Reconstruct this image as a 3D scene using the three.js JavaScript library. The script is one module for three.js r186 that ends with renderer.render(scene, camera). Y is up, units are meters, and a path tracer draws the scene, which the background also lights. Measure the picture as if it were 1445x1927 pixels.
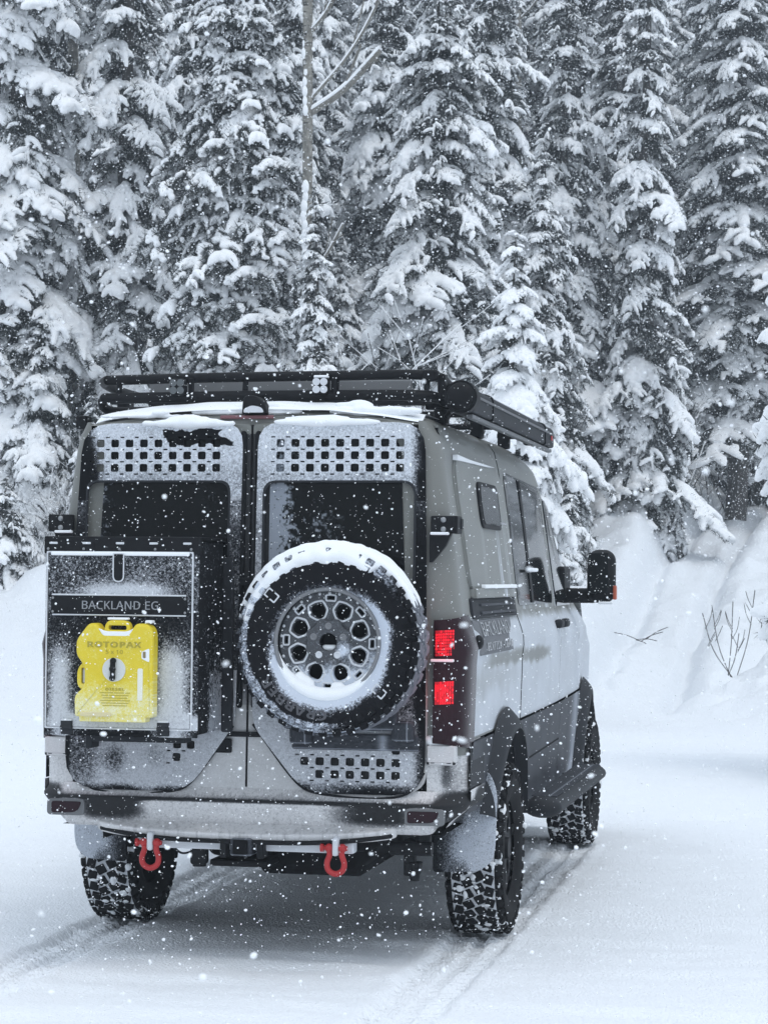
import * as THREE from 'three';
import { RoundedBoxGeometry } from 'three/addons/geometries/RoundedBoxGeometry.js';
import { TextGeometry } from 'three/addons/geometries/TextGeometry.js';
import { FontLoader } from 'three/addons/loaders/FontLoader.js';
import { MarchingCubes } from 'three/addons/objects/MarchingCubes.js';
import { mergeGeometries, mergeVertices } from 'three/addons/utils/BufferGeometryUtils.js';

// ---------------------------------------------------------------- camera, sky, sun, exposure
const scene = new THREE.Scene();
const camera = new THREE.PerspectiveCamera(25.33, 767 / 1024, 0.1, 600);
{
  const yaw = 0.2, pit = 0.0286, roll = 0.009, c = Math.cos(yaw), s = Math.sin(yaw);
  const r = new THREE.Vector3(c, 0, -s), f0 = new THREE.Vector3(-s, 0, -c), u0 = new THREE.Vector3(0, 1, 0);
  const fw = f0.clone().multiplyScalar(Math.cos(pit)).addScaledVector(u0, Math.sin(pit));
  const up = u0.clone().multiplyScalar(Math.cos(pit)).addScaledVector(f0, -Math.sin(pit));
  const R = r.clone().multiplyScalar(Math.cos(roll)).addScaledVector(up, Math.sin(roll));
  const U = up.clone().multiplyScalar(Math.cos(roll)).addScaledVector(r, -Math.sin(roll));
  camera.quaternion.setFromRotationMatrix(new THREE.Matrix4().makeBasis(R, U, fw.clone().negate()));
  camera.position.set(2.52, 1.655, 10.66);
  camera.updateMatrixWorld();
  camera.focus = 9.4;
  camera.userData.fStop = camera.getFocalLength() / 3.2;       // a lens opening of 3.2 mm
}
const renderer = new THREE.WebGLRenderer({ antialias: true });
renderer.toneMapping = THREE.LinearToneMapping;
renderer.toneMappingExposure = 1.42;
renderer.shadowMap.enabled = true;
renderer.shadowMap.type = THREE.PCFSoftShadowMap;
renderer.setSize(767, 1024);
{
  const W = 256, H = 128, d = new Float32Array(W * H * 4);
  for (let y = 0; y < H; y++) for (let x = 0; x < W; x++) {
    const el = ((y + 0.5) / H - 0.5) * Math.PI, k = 1.06 * (1 + 0.7 * Math.max(0, Math.sin(el))) / 1.62, i = (y * W + x) * 4;
    d[i] = 0.80 * k; d[i + 1] = 0.895 * k; d[i + 2] = 1.015 * k; d[i + 3] = 1;
  }
  const sky = new THREE.DataTexture(d, W, H, THREE.RGBAFormat, THREE.FloatType);
  sky.mapping = THREE.EquirectangularReflectionMapping; sky.magFilter = sky.minFilter = THREE.LinearFilter; sky.needsUpdate = true;
  scene.background = sky; scene.environment = sky;
}
const sun = new THREE.DirectionalLight(new THREE.Color(1, 0.96, 0.9), 0.5);
sun.position.set(9, 26, 3); sun.target.position.set(0, 0, -4); sun.castShadow = true; sun.shadow.radius = 40;
sun.shadow.mapSize.set(2048, 2048);
Object.assign(sun.shadow.camera, { left: -30, right: 30, top: 30, bottom: -30, near: 1, far: 90 });
scene.add(sun, sun.target);
scene.fog = new THREE.FogExp2(new THREE.Color(0.80, 0.90, 1.0), 0.0028);

// ---------------------------------------------------------------- helpers
const V = (x, y, z) => new THREE.Vector3(x, y, z);
const { clamp, lerp, smoothstep: sstep } = THREE.MathUtils;
const ss = (a, b, x) => a < b ? sstep(x, a, b) : 1 - sstep(x, b, a);
function rng(seed) { let a = seed >>> 0; return () => { a = (a + 0x6d2b79f5) | 0; let t = Math.imul(a ^ (a >>> 15), 1 | a); t = (t + Math.imul(t ^ (t >>> 7), 61 | t)) ^ t; return ((t ^ (t >>> 14)) >>> 0) / 4294967296; }; }
const h2 = (x, y) => { let n = Math.imul(x | 0, 374761393) + Math.imul(y | 0, 668265263); n = Math.imul(n ^ (n >>> 13), 1274126177); return ((n ^ (n >>> 16)) >>> 0) / 4294967296; };
function vn(x, y) { const xi = Math.floor(x), yi = Math.floor(y), u = x - xi, v = y - yi, a = u * u * (3 - 2 * u), b = v * v * (3 - 2 * v); return lerp(lerp(h2(xi, yi), h2(xi + 1, yi), a), lerp(h2(xi, yi + 1), h2(xi + 1, yi + 1), a), b); }
function fbm(x, y, o = 4) { let s = 0, a = 0.5, t = 0; for (let i = 0; i < o; i++) { s += a * vn(x, y); t += a; a *= 0.5; x = x * 2.03 + 17.1; y = y * 2.03 + 5.7; } return s / t; }
const h3 = (x, y, z) => h2(x + z * 57, y + z * 131);
function vn3(x, y, z) { const zi = Math.floor(z), w = z - zi, c = w * w * (3 - 2 * w); return lerp(vn(x + zi * 37.7, y + zi * 91.3), vn(x + (zi + 1) * 37.7, y + (zi + 1) * 91.3), c); }
const lin = (r, g, b) => new THREE.Color().setRGB(r, g, b);
function tag(o, label, category, group, kind) { if (label) o.userData.label = label; if (category) o.userData.category = category; if (group) o.userData.group = group; if (kind) o.userData.kind = kind; return o; }
const used = {};
function numbered(n) { const k = used[n] = (used[n] ?? -1) + 1; return k ? n + '_' + String(k).padStart(3, '0') : n; }
function shade(o) { o.castShadow = o.receiveShadow = true; return o; }
function mk(name, geo, mat, parent) { const g = Array.isArray(geo) ? join(geo) : geo; const m = shade(new THREE.Mesh(g, mat)); m.name = parent ? name : numbered(name); (parent || scene).add(m); return m; }
function join(list) {
  const out = list.filter(Boolean).map((g) => { let q = g.index ? g.toNonIndexed() : g.clone(); for (const k of Object.keys(q.attributes)) if (!['position', 'normal', 'uv'].includes(k)) q.deleteAttribute(k); if (!q.attributes.normal) q.computeVertexNormals(); if (!q.attributes.uv) q.setAttribute('uv', new THREE.BufferAttribute(new Float32Array(q.attributes.position.count * 2), 2)); q.clearGroups(); return q; });
  return mergeGeometries(out);
}
function thing(name, label, category, pos = [0, 0, 0], group) { const o = new THREE.Group(); o.name = numbered(name); o.position.set(...pos); tag(o, label, category, group); scene.add(o); return o; }
function sub(name, parent, label) { const o = new THREE.Group(); o.name = name; if (label) o.userData.label = label; parent.add(o); return o; }
function rb(w, h, d, x = 0, y = 0, z = 0, r = 0.008, seg = 2) { return new RoundedBoxGeometry(w, h, d, seg, Math.min(r, w / 2.01, h / 2.01, d / 2.01)).translate(x, y, z); }
function cyl(r0, r1, a, b, n = 12) { const A = V(...a), B = V(...b), L = A.distanceTo(B), g = new THREE.CylinderGeometry(r1, r0, L, n, 1); g.translate(0, L / 2, 0); g.applyQuaternion(new THREE.Quaternion().setFromUnitVectors(V(0, 1, 0), B.clone().sub(A).normalize())); return g.translate(A.x, A.y, A.z); }
function tube(pts, r, seg = 24, n = 10) { return new THREE.TubeGeometry(new THREE.CatmullRomCurve3(pts.map((p) => V(...p)), false, 'centripetal'), seg, r, n, false); }
function capTube(pts, r, seg = 24, n = 10) { const a = pts[0], b = pts[pts.length - 1]; return join([tube(pts, r, seg, n), new THREE.SphereGeometry(r, n, 8).translate(...a), new THREE.SphereGeometry(r, n, 8).translate(...b)]); }
function uvBy(geo, f) { const p = geo.attributes.position, u = new Float32Array(p.count * 2); for (let i = 0; i < p.count; i++) { const q = f(p.getX(i), p.getY(i), p.getZ(i)); u[2 * i] = q[0]; u[2 * i + 1] = q[1]; } geo.setAttribute('uv', new THREE.BufferAttribute(u, 2)); return geo; }
function bend(geo, f) { const p = geo.attributes.position; for (let i = 0; i < p.count; i++) { const q = f(p.getX(i), p.getY(i), p.getZ(i)); p.setXYZ(i, q[0], q[1], q[2]); } geo.computeVertexNormals(); return geo; }
// polygon with rounded corners: points are [x, y, radius]
function roundPoly(pts, Cls = THREE.Shape) {
  const s = new Cls(), n = pts.length;
  for (let i = 0; i < n; i++) {
    const p = pts[i], a = pts[(i + n - 1) % n], b = pts[(i + 1) % n], r = p[2] ?? 0;
    const da = Math.hypot(a[0] - p[0], a[1] - p[1]), db = Math.hypot(b[0] - p[0], b[1] - p[1]);
    const ka = Math.min(r, da / 2.05) / da, kb = Math.min(r, db / 2.05) / db;
    const A = [p[0] + (a[0] - p[0]) * ka, p[1] + (a[1] - p[1]) * ka], B = [p[0] + (b[0] - p[0]) * kb, p[1] + (b[1] - p[1]) * kb];
    if (i === 0) s.moveTo(...A); else s.lineTo(...A);
    if (r > 0) s.quadraticCurveTo(p[0], p[1], ...B);
  }
  s.closePath(); return s;
}
const rect = (x0, y0, x1, y1, r = 0, Cls) => roundPoly([[x0, y0, r], [x1, y0, r], [x1, y1, r], [x0, y1, r]], Cls);
function ext(shape, depth, z = 0, bevel = 0, cs = 6) { const g = new THREE.ExtrudeGeometry(shape, { depth, bevelEnabled: bevel > 0, bevelThickness: bevel, bevelSize: bevel, bevelOffset: -bevel, bevelSegments: 2, curveSegments: cs }); return g.translate(0, 0, z); }
function grid(nu, nv, f) {
  const pos = [], uv = [], idx = [];
  for (let j = 0; j <= nv; j++) for (let i = 0; i <= nu; i++) { const p = f(i / nu, j / nv); pos.push(p[0], p[1], p[2]); uv.push(i / nu, j / nv); }
  for (let j = 0; j < nv; j++) for (let i = 0; i < nu; i++) { const a = j * (nu + 1) + i, b = a + 1, c = a + nu + 1, d = c + 1; idx.push(a, b, d, a, d, c); }
  const g = new THREE.BufferGeometry(); g.setAttribute('position', new THREE.Float32BufferAttribute(pos, 3)); g.setAttribute('uv', new THREE.Float32BufferAttribute(uv, 2)); g.setIndex(idx); g.computeVertexNormals(); return g;
}
function flip(g) { const ix = g.index.array; for (let i = 0; i < ix.length; i += 3) { const t = ix[i]; ix[i] = ix[i + 1]; ix[i + 1] = t; } g.computeVertexNormals(); return g; }
function tex(w, h, f, srgb = true) {            // f(u, v) -> [r, g, b] 0..255, v up
  const d = new Uint8Array(w * h * 4);
  for (let y = 0; y < h; y++) for (let x = 0; x < w; x++) { const c = f((x + 0.5) / w, (y + 0.5) / h), i = (y * w + x) * 4; d[i] = c[0]; d[i + 1] = c[1]; d[i + 2] = c[2]; d[i + 3] = 255; }
  const t = new THREE.DataTexture(d, w, h); t.magFilter = THREE.LinearFilter; t.minFilter = THREE.LinearMipmapLinearFilter; t.wrapS = t.wrapT = THREE.RepeatWrapping; if (srgb) t.colorSpace = THREE.SRGBColorSpace; t.needsUpdate = true; return t;
}
const mix3 = (a, b, k) => [a[0] + (b[0] - a[0]) * k, a[1] + (b[1] - a[1]) * k, a[2] + (b[2] - a[2]) * k];
const std = (o) => new THREE.MeshStandardMaterial(o);
const dull = (o) => new THREE.MeshPhysicalMaterial({ specularIntensity: 0.3, ...o });
// capsules [ax,ay,az,bx,by,bz,ra,rb] smoothly joined into one skin
function blob(caps, lo, hi, n, amp = 0, freq = 20, k = 5, sq = 1) {
  const mc = new MarchingCubes(n, new THREE.MeshStandardMaterial(), false, false, 90000);
  mc.isolation = 0;
  const F = mc.field, ext3 = [hi[0] - lo[0], hi[1] - lo[1], hi[2] - lo[2]], step = ext3.map((e) => e / n);
  const acc = new Float32Array(n * n * n);
  for (const c of caps) {
    const R = Math.max(c[6], c[7]) * 2.1, dx = c[3] - c[0], dy = (c[4] - c[1]) * sq, dz = c[5] - c[2], L = dx * dx + dy * dy + dz * dz || 1e-9;
    const b0 = [0, 1, 2].map((q) => clamp(Math.floor((Math.min(c[q], c[q + 3]) - R - lo[q]) / step[q]), 0, n - 1)), b1 = [0, 1, 2].map((q) => clamp(Math.ceil((Math.max(c[q], c[q + 3]) + R - lo[q]) / step[q]), 0, n - 1));
    for (let z = b0[2]; z <= b1[2]; z++) for (let y = b0[1]; y <= b1[1]; y++) for (let x = b0[0]; x <= b1[0]; x++) {
      const px = lo[0] + x * step[0] - c[0], py = (lo[1] + y * step[1] - c[1]) * sq, pz = lo[2] + z * step[2] - c[2];
      const t = clamp((px * dx + py * dy + pz * dz) / L, 0, 1), ex = px - dx * t, ey = py - dy * t, ez = pz - dz * t, r = c[6] + (c[7] - c[6]) * t;
      const d = Math.sqrt(ex * ex + ey * ey + ez * ez) / r;
      if (d < 2.2) acc[x + y * n + z * n * n] += Math.exp(-k * (d - 1));
    }
  }
  for (let z = 0, i = 0; z < n; z++) for (let y = 0; y < n; y++) for (let x = 0; x < n; x++, i++) {
    let v = Math.log(acc[i] + 1e-4);
    if (amp && v > -5) v += amp * (vn3((lo[0] + x * step[0]) * freq, (lo[1] + y * step[1]) * freq, (lo[2] + z * step[2]) * freq) - 0.5);
    F[i] = v;
  }
  mc.update();
  const N = mc.count, P = mc.positionArray, out = new Float32Array(N * 3);
  for (let i = 0; i < N; i++) for (let q = 0; q < 3; q++) out[i * 3 + q] = lo[q] + (P[i * 3 + q] + 1) / 2 * ext3[q];
  let g = new THREE.BufferGeometry(); g.setAttribute('position', new THREE.BufferAttribute(out, 3));
  g = mergeVertices(g, Math.min(...step) * 0.02);
  let vol = 0; const p = g.attributes.position, ix = g.index.array;
  for (let i = 0; i < ix.length; i += 3) { const [a, b, c] = [ix[i], ix[i + 1], ix[i + 2]]; vol += p.getX(a) * (p.getY(b) * p.getZ(c) - p.getZ(b) * p.getY(c)) - p.getY(a) * (p.getX(b) * p.getZ(c) - p.getZ(b) * p.getX(c)) + p.getZ(a) * (p.getX(b) * p.getY(c) - p.getY(b) * p.getX(c)); }
  if (vol < 0) flip(g); else g.computeVertexNormals();
  return g;
}
const fonts = new FontLoader();
const bold = await fonts.loadAsync('fonts/droid/droid_sans_bold.typeface.json');
const sans = await fonts.loadAsync('fonts/droid/droid_sans_regular.typeface.json');
function text(str, size, depth, font = bold, wide = 1) { const g = new TextGeometry(str, { font, size, depth, curveSegments: 3 }); g.computeBoundingBox(); const b = g.boundingBox; g.translate(-(b.min.x + b.max.x) / 2, -(b.min.y + b.max.y) / 2, 0); g.scale(wide, 1, 1); return g; }

// ---------------------------------------------------------------- materials
const FROST = [205, 208, 213], FROSTW = [226, 231, 238], BLK = [15, 16, 19], GREY = [116, 117, 112];
const snowBump = tex(512, 512, (u, v) => { const n = 0.5 * vn(u * 128, v * 128) + 0.3 * vn(u * 256, v * 256) + 0.2 * h2(Math.floor(u * 512), Math.floor(v * 512)); return [n * 255, n * 255, n * 255]; }, false);
const barkTex = tex(512, 128, (u, v) => { const n = fbm(u * 60, v * 10, 4), b = vn(u * 160, v * 3) < 0.16 ? 0.5 : 1; const c = (88 + 80 * n) * b; return [c * 1.02, c, c * 0.95]; });
barkTex.repeat.set(4, 1);
const M = {
  snow: std({ color: lin(0.86, 0.88, 0.90), roughness: 0.95 }),
  treeSnow: std({ color: lin(0.90, 0.91, 0.92), roughness: 1 }),
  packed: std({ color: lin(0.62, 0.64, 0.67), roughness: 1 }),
  needle: std({ color: lin(0.040, 0.046, 0.043), roughness: 0.9, side: THREE.DoubleSide }),
  needleDusted: std({ color: lin(0.30, 0.32, 0.34), roughness: 0.95, side: THREE.DoubleSide }),
  bark: std({ color: lin(0.075, 0.07, 0.065), roughness: 1 }),
  birch: std({ map: barkTex, bumpMap: barkTex, bumpScale: 0.02, roughness: 1 }),
  twig: std({ color: lin(0.05, 0.042, 0.038), roughness: 1 }),
  black: dull({ color: lin(0.009, 0.0095, 0.011), roughness: 0.55 }),
  plastic: dull({ color: lin(0.027, 0.029, 0.033), roughness: 0.62 }),
  rubber: dull({ color: lin(0.012, 0.012, 0.013), roughness: 0.85 }),
  paint: std({ color: lin(0.180, 0.182, 0.168), roughness: 0.45, metalness: 0 }),
  dark: dull({ color: lin(0.006, 0.006, 0.007), roughness: 0.8 }),
  glass: new THREE.MeshPhysicalMaterial({ color: lin(0.006, 0.008, 0.009), roughness: 0.07, specularIntensity: 0.3 }),
  dullGlass: dull({ color: lin(0.008, 0.010, 0.011), roughness: 0.2 }),
  red: std({ color: lin(0.42, 0.018, 0.02), roughness: 0.4 }),
  steel: std({ color: lin(0.3, 0.31, 0.32), roughness: 0.5, metalness: 0.6 }),
  lens: new THREE.MeshPhysicalMaterial({ color: lin(0.020, 0.006, 0.010), roughness: 0.2, specularIntensity: 0.4 }),
  lit: std({ color: lin(0.3, 0.0, 0.01), emissive: lin(1, 0.01, 0.03), emissiveIntensity: 0.5, roughness: 0.4 }),
  litDim: std({ color: lin(0.2, 0.0, 0.01), emissive: lin(1, 0.01, 0.03), emissiveIntensity: 0.2, roughness: 0.4 }),
  clear: std({ color: lin(0.35, 0.36, 0.37), roughness: 0.25 }),
  orange: std({ color: lin(0.45, 0.10, 0.05), roughness: 0.3 }),
};

// ================================================================ TERRAIN
const CS = [2.52, 10.66], FX = -Math.sin(0.2), FZ = -Math.cos(0.2);
const toSL = (x, z) => [(x - CS[0]) * FX + (z - CS[1]) * FZ, (x - CS[0]) * -FZ + (z - CS[1]) * FX];
const fromSL = (s, l) => [CS[0] + s * FX + l * -FZ, CS[1] + s * FZ + l * FX];
const trail = [[26.5, 2.72], [28, 3.0], [33, 3.95], [37.5, 5.06], [43, 6.6], [52, 9.5]];
function trailL(s) { for (let i = 0; i < trail.length - 1; i++) if (s <= trail[i + 1][0]) { const a = trail[i], b = trail[i + 1]; return a[1] + (b[1] - a[1]) * (s - a[0]) / (b[0] - a[0]); } return 9.5; }
function ground(x, z, fine = true) {
  const [s, l] = toSL(x, z);
  const right = ss(0, 4, l);
  const up = lerp(ss(25.5, 31, s) * 2.25, ss(26.5, 45, s) * 3.15, right) + Math.max(0, s - 40) * 0.065 * ss(40, 48, s);
  let h = up;
  const lump = ss(24, 28, s) * (1 - ss(34, 44, s));
  h += lump * ((fbm(x * 0.55 + 3, z * 0.55, 3) - 0.5) * (1 - 0.75 * right) + (fbm(x * 1.7, z * 1.7, 3) - 0.5) * 0.62 * (1 - 0.75 * right) + (vn(x * 3.1, z * 3.1) - 0.5) * 0.20 * (1 - 0.7 * right));
  // ploughed bank in front of the left trees and a mound at the right edge
  h += 0.5 * Math.exp(-((s - 27.6) ** 2) / 2.2) * (1 - right) * (0.6 + 0.9 * vn(x * 1.3, z * 1.3));
  h += Math.exp(-((s - 27.6) ** 2) / 3.4 - ((l - 5.9) ** 2) / 1.9) * (1.0 + 1.5 * (fbm(x * 2.4 + 8, z * 2.4, 3) - 0.5));
  h += 0.30 * (vn(x * 2.6 + 4, z * 2.6) - 0.5) * Math.exp(-((s - 27.8) ** 2) / 5) * (1 - right + ss(4.4, 5.2, l));
  h += 0.25 * Math.exp(-((s - 32) ** 2) / 5 - ((l - 2.6) ** 2) / 0.9) + 0.55 * Math.exp(-((s - 38.5) ** 2) / 7 - ((l - 4.0) ** 2) / 0.7);
  const dt = l - trailL(s);
  h -= ss(26, 29, s) * (0.26 * Math.exp(-dt * dt / 0.5) + 0.24 * Math.exp(-((dt - 0.5) ** 2) / 0.025) + 0.30 * Math.exp(-((dt + 0.5) ** 2) / 0.03) - 0.10 * Math.exp(-((Math.abs(dt) - 0.95) ** 2) / 0.04) * (0.4 + vn(x * 2, z * 2)));
  if (s > 26) h += ss(26, 29, s) * right * (0.16 * (fbm(x * 2.1 + 5, z * 2.1, 3) - 0.5) + 0.07 * (vn(x * 4.3, z * 4.3) - 0.5));
  if (!fine) return h;
  h += 0.030 * (fbm(x * 0.9, z * 0.9, 4) - 0.5) * (1 - ss(24, 30, s)) + 0.026 * (vn(x * 2.2 + 2 * vn(x, z), z * 7) - 0.5) + 0.016 * (fbm(x * 6, z * 9, 3) - 0.5);
  // old crossing wheel marks, soft ones
  for (const [a, b, c, d] of [[0.35, -1, 15.2, 0.03], [0.42, -1, 17.4, 0.03], [-0.15, -1, 19.8, 0.025], [-0.1, -1, 22.4, 0.03]]) { const q = a * l + b * s + c; h -= d * Math.exp(-q * q / 0.02) * (0.5 + vn(x * 3, z * 3)); }
  if (z > -4.4) for (const tx of [-0.86, 0.85]) {
    const wob = 0.03 * Math.sin(z * 0.35 + tx), dx = x - tx - wob, k = 1 - ss(0.115, 0.16, Math.abs(dx));
    if (Math.abs(dx) < 0.36) {
      const from = tx > 0 ? -3.75 : -3.75, on = ss(from - 0.1, from + 0.1, z);
      const per = 0.075, ph = z / per + Math.abs(dx) * 5 + (dx > 0 ? 0.5 : 0);
      const lug = (0.5 + 0.5 * Math.sin(ph * Math.PI * 2)) * (Math.abs(dx) > 0.03 ? 1 : 0.3);
      h += on * (k * (-0.044 + 0.034 * lug * (0.5 + 0.7 * vn(x * 9, z * 9))) + 0.007 * Math.exp(-((Math.abs(dx) - 0.185) ** 2) / 0.0012) * (0.4 + vn(x * 8, z * 5)));
    }
  }
  return h;
}
{
  const range = (a, b, st) => { const o = []; for (let v = a; v < b - 1e-6; v += st) o.push(v); return o; };
  const xs = [...range(-160, -40, 12), ...range(-40, -18, 1.5), ...range(-18, -3, 0.2), ...range(-3, -1.1, 0.08), ...range(-1.1, -0.6, 0.016), ...range(-0.6, 0.6, 0.04), ...range(0.6, 1.1, 0.016), ...range(1.1, 5, 0.07), ...range(5, 14, 0.2), ...range(14, 40, 2), ...range(40, 161, 12)];
  const zs = [...range(-150, -50, 8), ...range(-50, -30, 0.6), ...range(-30, -12, 0.16), ...range(-12, -4, 0.09), ...range(-4, 9, 0.02), ...range(9, 14, 0.3), ...range(14, 60, 6)];
  const nx = xs.length, nz = zs.length, pos = new Float32Array(nx * nz * 3), uv = new Float32Array(nx * nz * 2), idx = [];
  for (let j = 0, i = 0; j < nz; j++) for (let k = 0; k < nx; k++, i++) { pos[3 * i] = xs[k]; pos[3 * i + 1] = ground(xs[k], zs[j]); pos[3 * i + 2] = zs[j]; uv[2 * i] = xs[k] / 1.1; uv[2 * i + 1] = zs[j] / 1.1; }
  for (let j = 0; j < nz - 1; j++) for (let k = 0; k < nx - 1; k++) { const a = j * nx + k, b = a + 1, c = a + nx, d = c + 1; idx.push(a, c, b, b, c, d); }
  const g = new THREE.BufferGeometry(); g.setAttribute('position', new THREE.BufferAttribute(pos, 3)); g.setAttribute('uv', new THREE.BufferAttribute(uv, 2)); g.setIndex(idx); g.computeVertexNormals();
  const m = std({ color: lin(0.80, 0.825, 0.855), roughness: 0.92, bumpMap: snowBump, bumpScale: 0.008 });
  tag(mk('snowy_ground', g, m), 'white snow field with wheel tracks rising to banks under the trees', 'ground', null, 'structure');
}

// ================================================================ TREES
// one bough: unit length along +x, snow on its upper side
function bough(seed, o) {
  const R = rng(seed), caps = [], blades = [], bladesLight = [];
  const P = (t) => [t, o.rise * t - o.droop * t * t, o.bow * t * t];
  const paths = [];
  const stem = []; for (let i = 0; i <= 10; i++) stem.push(P(i / 10)); paths.push({ pts: stem, r: 0.055, main: true });
  for (let i = 0; i < o.twigs; i++) {
    const t = 0.1 + 0.86 * (i + R() * 0.6) / o.twigs, side = i % 2 ? 1 : -1, b = P(t), len = (0.12 + 0.44 * Math.pow(1 - t, 0.8) * (0.55 + 0.6 * R())) * o.width;
    const an = side * (0.6 + 0.5 * R()), dx = Math.cos(an), dz = Math.sin(an), pts = [], dr = 0.45 + 0.95 * R();
    for (let k = 0; k <= 5; k++) { const q = k / 5 * len; pts.push([b[0] + dx * q, b[1] + (0.05 * q - dr * q * q * (1 / Math.max(0.25, len)) * 0.62) - 0.02 * k / 5, b[2] + dz * q]); }
    paths.push({ pts, r: 0.036 * (0.7 + 0.6 * R()), an });
    if (len > 0.26) for (const sgn of [1, -1]) {
      const m = pts[3], a2 = an + sgn * 0.7, l2 = len * 0.42, p2 = []; for (let k = 0; k <= 3; k++) { const q = k / 3 * l2; p2.push([m[0] + Math.cos(a2) * q, m[1] - 0.7 * q * q / l2 * 0.8, m[2] + Math.sin(a2) * q]); }
      paths.push({ pts: p2, r: 0.026, an: a2 });
    }
  }
  for (const p of paths) {
    const n = p.pts.length - 1, cover = p.main ? 1 : (R() < o.cover ? 1 : 0), scale = p.r * o.load * (0.75 + 0.5 * R());
    for (let k = 0; k < n; k++) {
      const a = p.pts[k], b = p.pts[k + 1];
      const fat = (q) => p.main ? (q < 0.12 ? 0.35 : 0.55 + 0.75 * Math.sin(Math.PI * Math.min(1, q * 1.05)) ) : 0.65 + 0.6 * Math.sin(Math.PI * q) ;
      if (cover && R() < (p.main ? o.mainCover : 0.93)) { const ra = scale * fat(k / n), rb2 = scale * fat((k + 1) / n); caps.push([a[0], a[1] + ra * 0.45, a[2], b[0], b[1] + rb2 * 0.45, b[2], ra, rb2]); }
      const L = Math.hypot(b[0] - a[0], b[1] - a[1], b[2] - a[2]), cnt = Math.ceil(L / 0.0062 * o.dense);
      for (let q = 0; q < cnt; q++) {
        const t = (q + R()) / cnt, x = a[0] + (b[0] - a[0]) * t, y = a[1] + (b[1] - a[1]) * t, z = a[2] + (b[2] - a[2]) * t;
        const ux = (b[0] - a[0]) / L, uz = (b[2] - a[2]) / L, uy = (b[1] - a[1]) / L, al = 0.25 + 0.5 * R();
        const poke = R() < 0.16; let dx = (R() * 2 - 1), dy = (R() * 2 - 1) * 0.8 - o.hang, dz = (R() * 2 - 1); const dl = Math.hypot(dx, dy, dz) || 1;
        dx = ux * al + dx / dl; dy = poke ? 0.55 + 0.5 * R() : uy * al + dy / dl; dz = uz * al + dz / dl; const ln = (0.035 + 0.045 * R()) * o.blade * (poke ? 1.35 : 1) / Math.hypot(dx, dy, dz);
        const wx = (R() - 0.5), wy = (R() - 0.5), wz = (R() - 0.5), wl = 0.0065 * o.blade / (Math.hypot(wx, wy, wz) || 1);
        (R() < o.dust ? bladesLight : blades).push(x - wx * wl, y - wy * wl, z - wz * wl, x + wx * wl, y + wy * wl, z + wz * wl, x + dx * ln, y + dy * ln, z + dz * ln);
      }
    }
  }
  for (let i = 0; i < o.clots; i++) { const p = paths[Math.floor(R() * paths.length)], a = p.pts[Math.floor(R() * p.pts.length)], r = (0.02 + 0.03 * R()) * o.load; caps.push([a[0], a[1] + r * 0.4, a[2], a[0] + 0.09 * (R() - 0.3), a[1] + r * 0.3, a[2] + 0.10 * (R() - 0.5), r, r * 0.7]); }
  const tri = (a) => { const g = new THREE.BufferGeometry(); g.setAttribute('position', new THREE.Float32BufferAttribute(a, 3)); g.computeVertexNormals(); return g; };
  const wood = tube(stem, 0.011, 10, 4);
  const lo = [-0.1, -o.droop - 0.35, -0.62 * o.width - 0.05], hi = [1.18, 0.32, 0.62 * o.width + 0.05 + Math.max(0, o.bow)];
  const snow = blob(caps, lo, hi, o.res, 1.5, 24, 5.2, 1.1);
  return { dark: join([tri(blades), wood]), light: tri(bladesLight), snow };
}
const base = { rise: 0.12, droop: 0.5, bow: 0.0, twigs: 16, width: 1, cover: 0.8, load: 1.15, mainCover: 0.95, dense: 1.15, hang: 0.5, blade: 1.15, dust: 0.07, clots: 5, res: 76 };
const families = {
  heavy: [1, 2, 3, 4, 5].map((k) => bough(100 + k, { ...base, droop: 0.38 + 0.09 * k, bow: (k - 3) * 0.06, load: [1.12, 0.98, 0.9, 0.65, 1.25][k - 1], cover: [0.72, 0.6, 0.5, 0.3, 0.8][k - 1], twigs: 20, dense: 1.35, mainCover: k === 4 ? 0.55 : 0.93, clots: 4 + k, dust: 0.17 })),
  speckled: [1, 2, 3].map((k) => bough(200 + k, { ...base, twigs: 20, droop: 0.3 + 0.1 * k, bow: (k - 2) * 0.06, load: 0.9, cover: 0.4, mainCover: 0.55, dense: 1.25, clots: 14, hang: 0.25, dust: 0.11, width: 1.05 })),
  laden: [1, 2, 3].map((k) => bough(250 + k, { ...base, twigs: 18, droop: 0.45 + 0.12 * k, bow: (k - 2) * 0.08, load: 1.35, cover: 0.95, mainCover: 1, clots: 4, dust: 0.1, res: 84 })),
  dark: [1, 2].map((k) => bough(300 + k, { ...base, droop: 0.4 + 0.1 * k, bow: (k - 1.5) * 0.1, load: 1.0, cover: 0.46, mainCover: 0.85, dense: 1.35, hang: 0.6, clots: 2, blade: 1.15, dust: 0.15 })),
};
const AX = V(0, 1, 0), UP = V(0, 0, 1);
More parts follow.
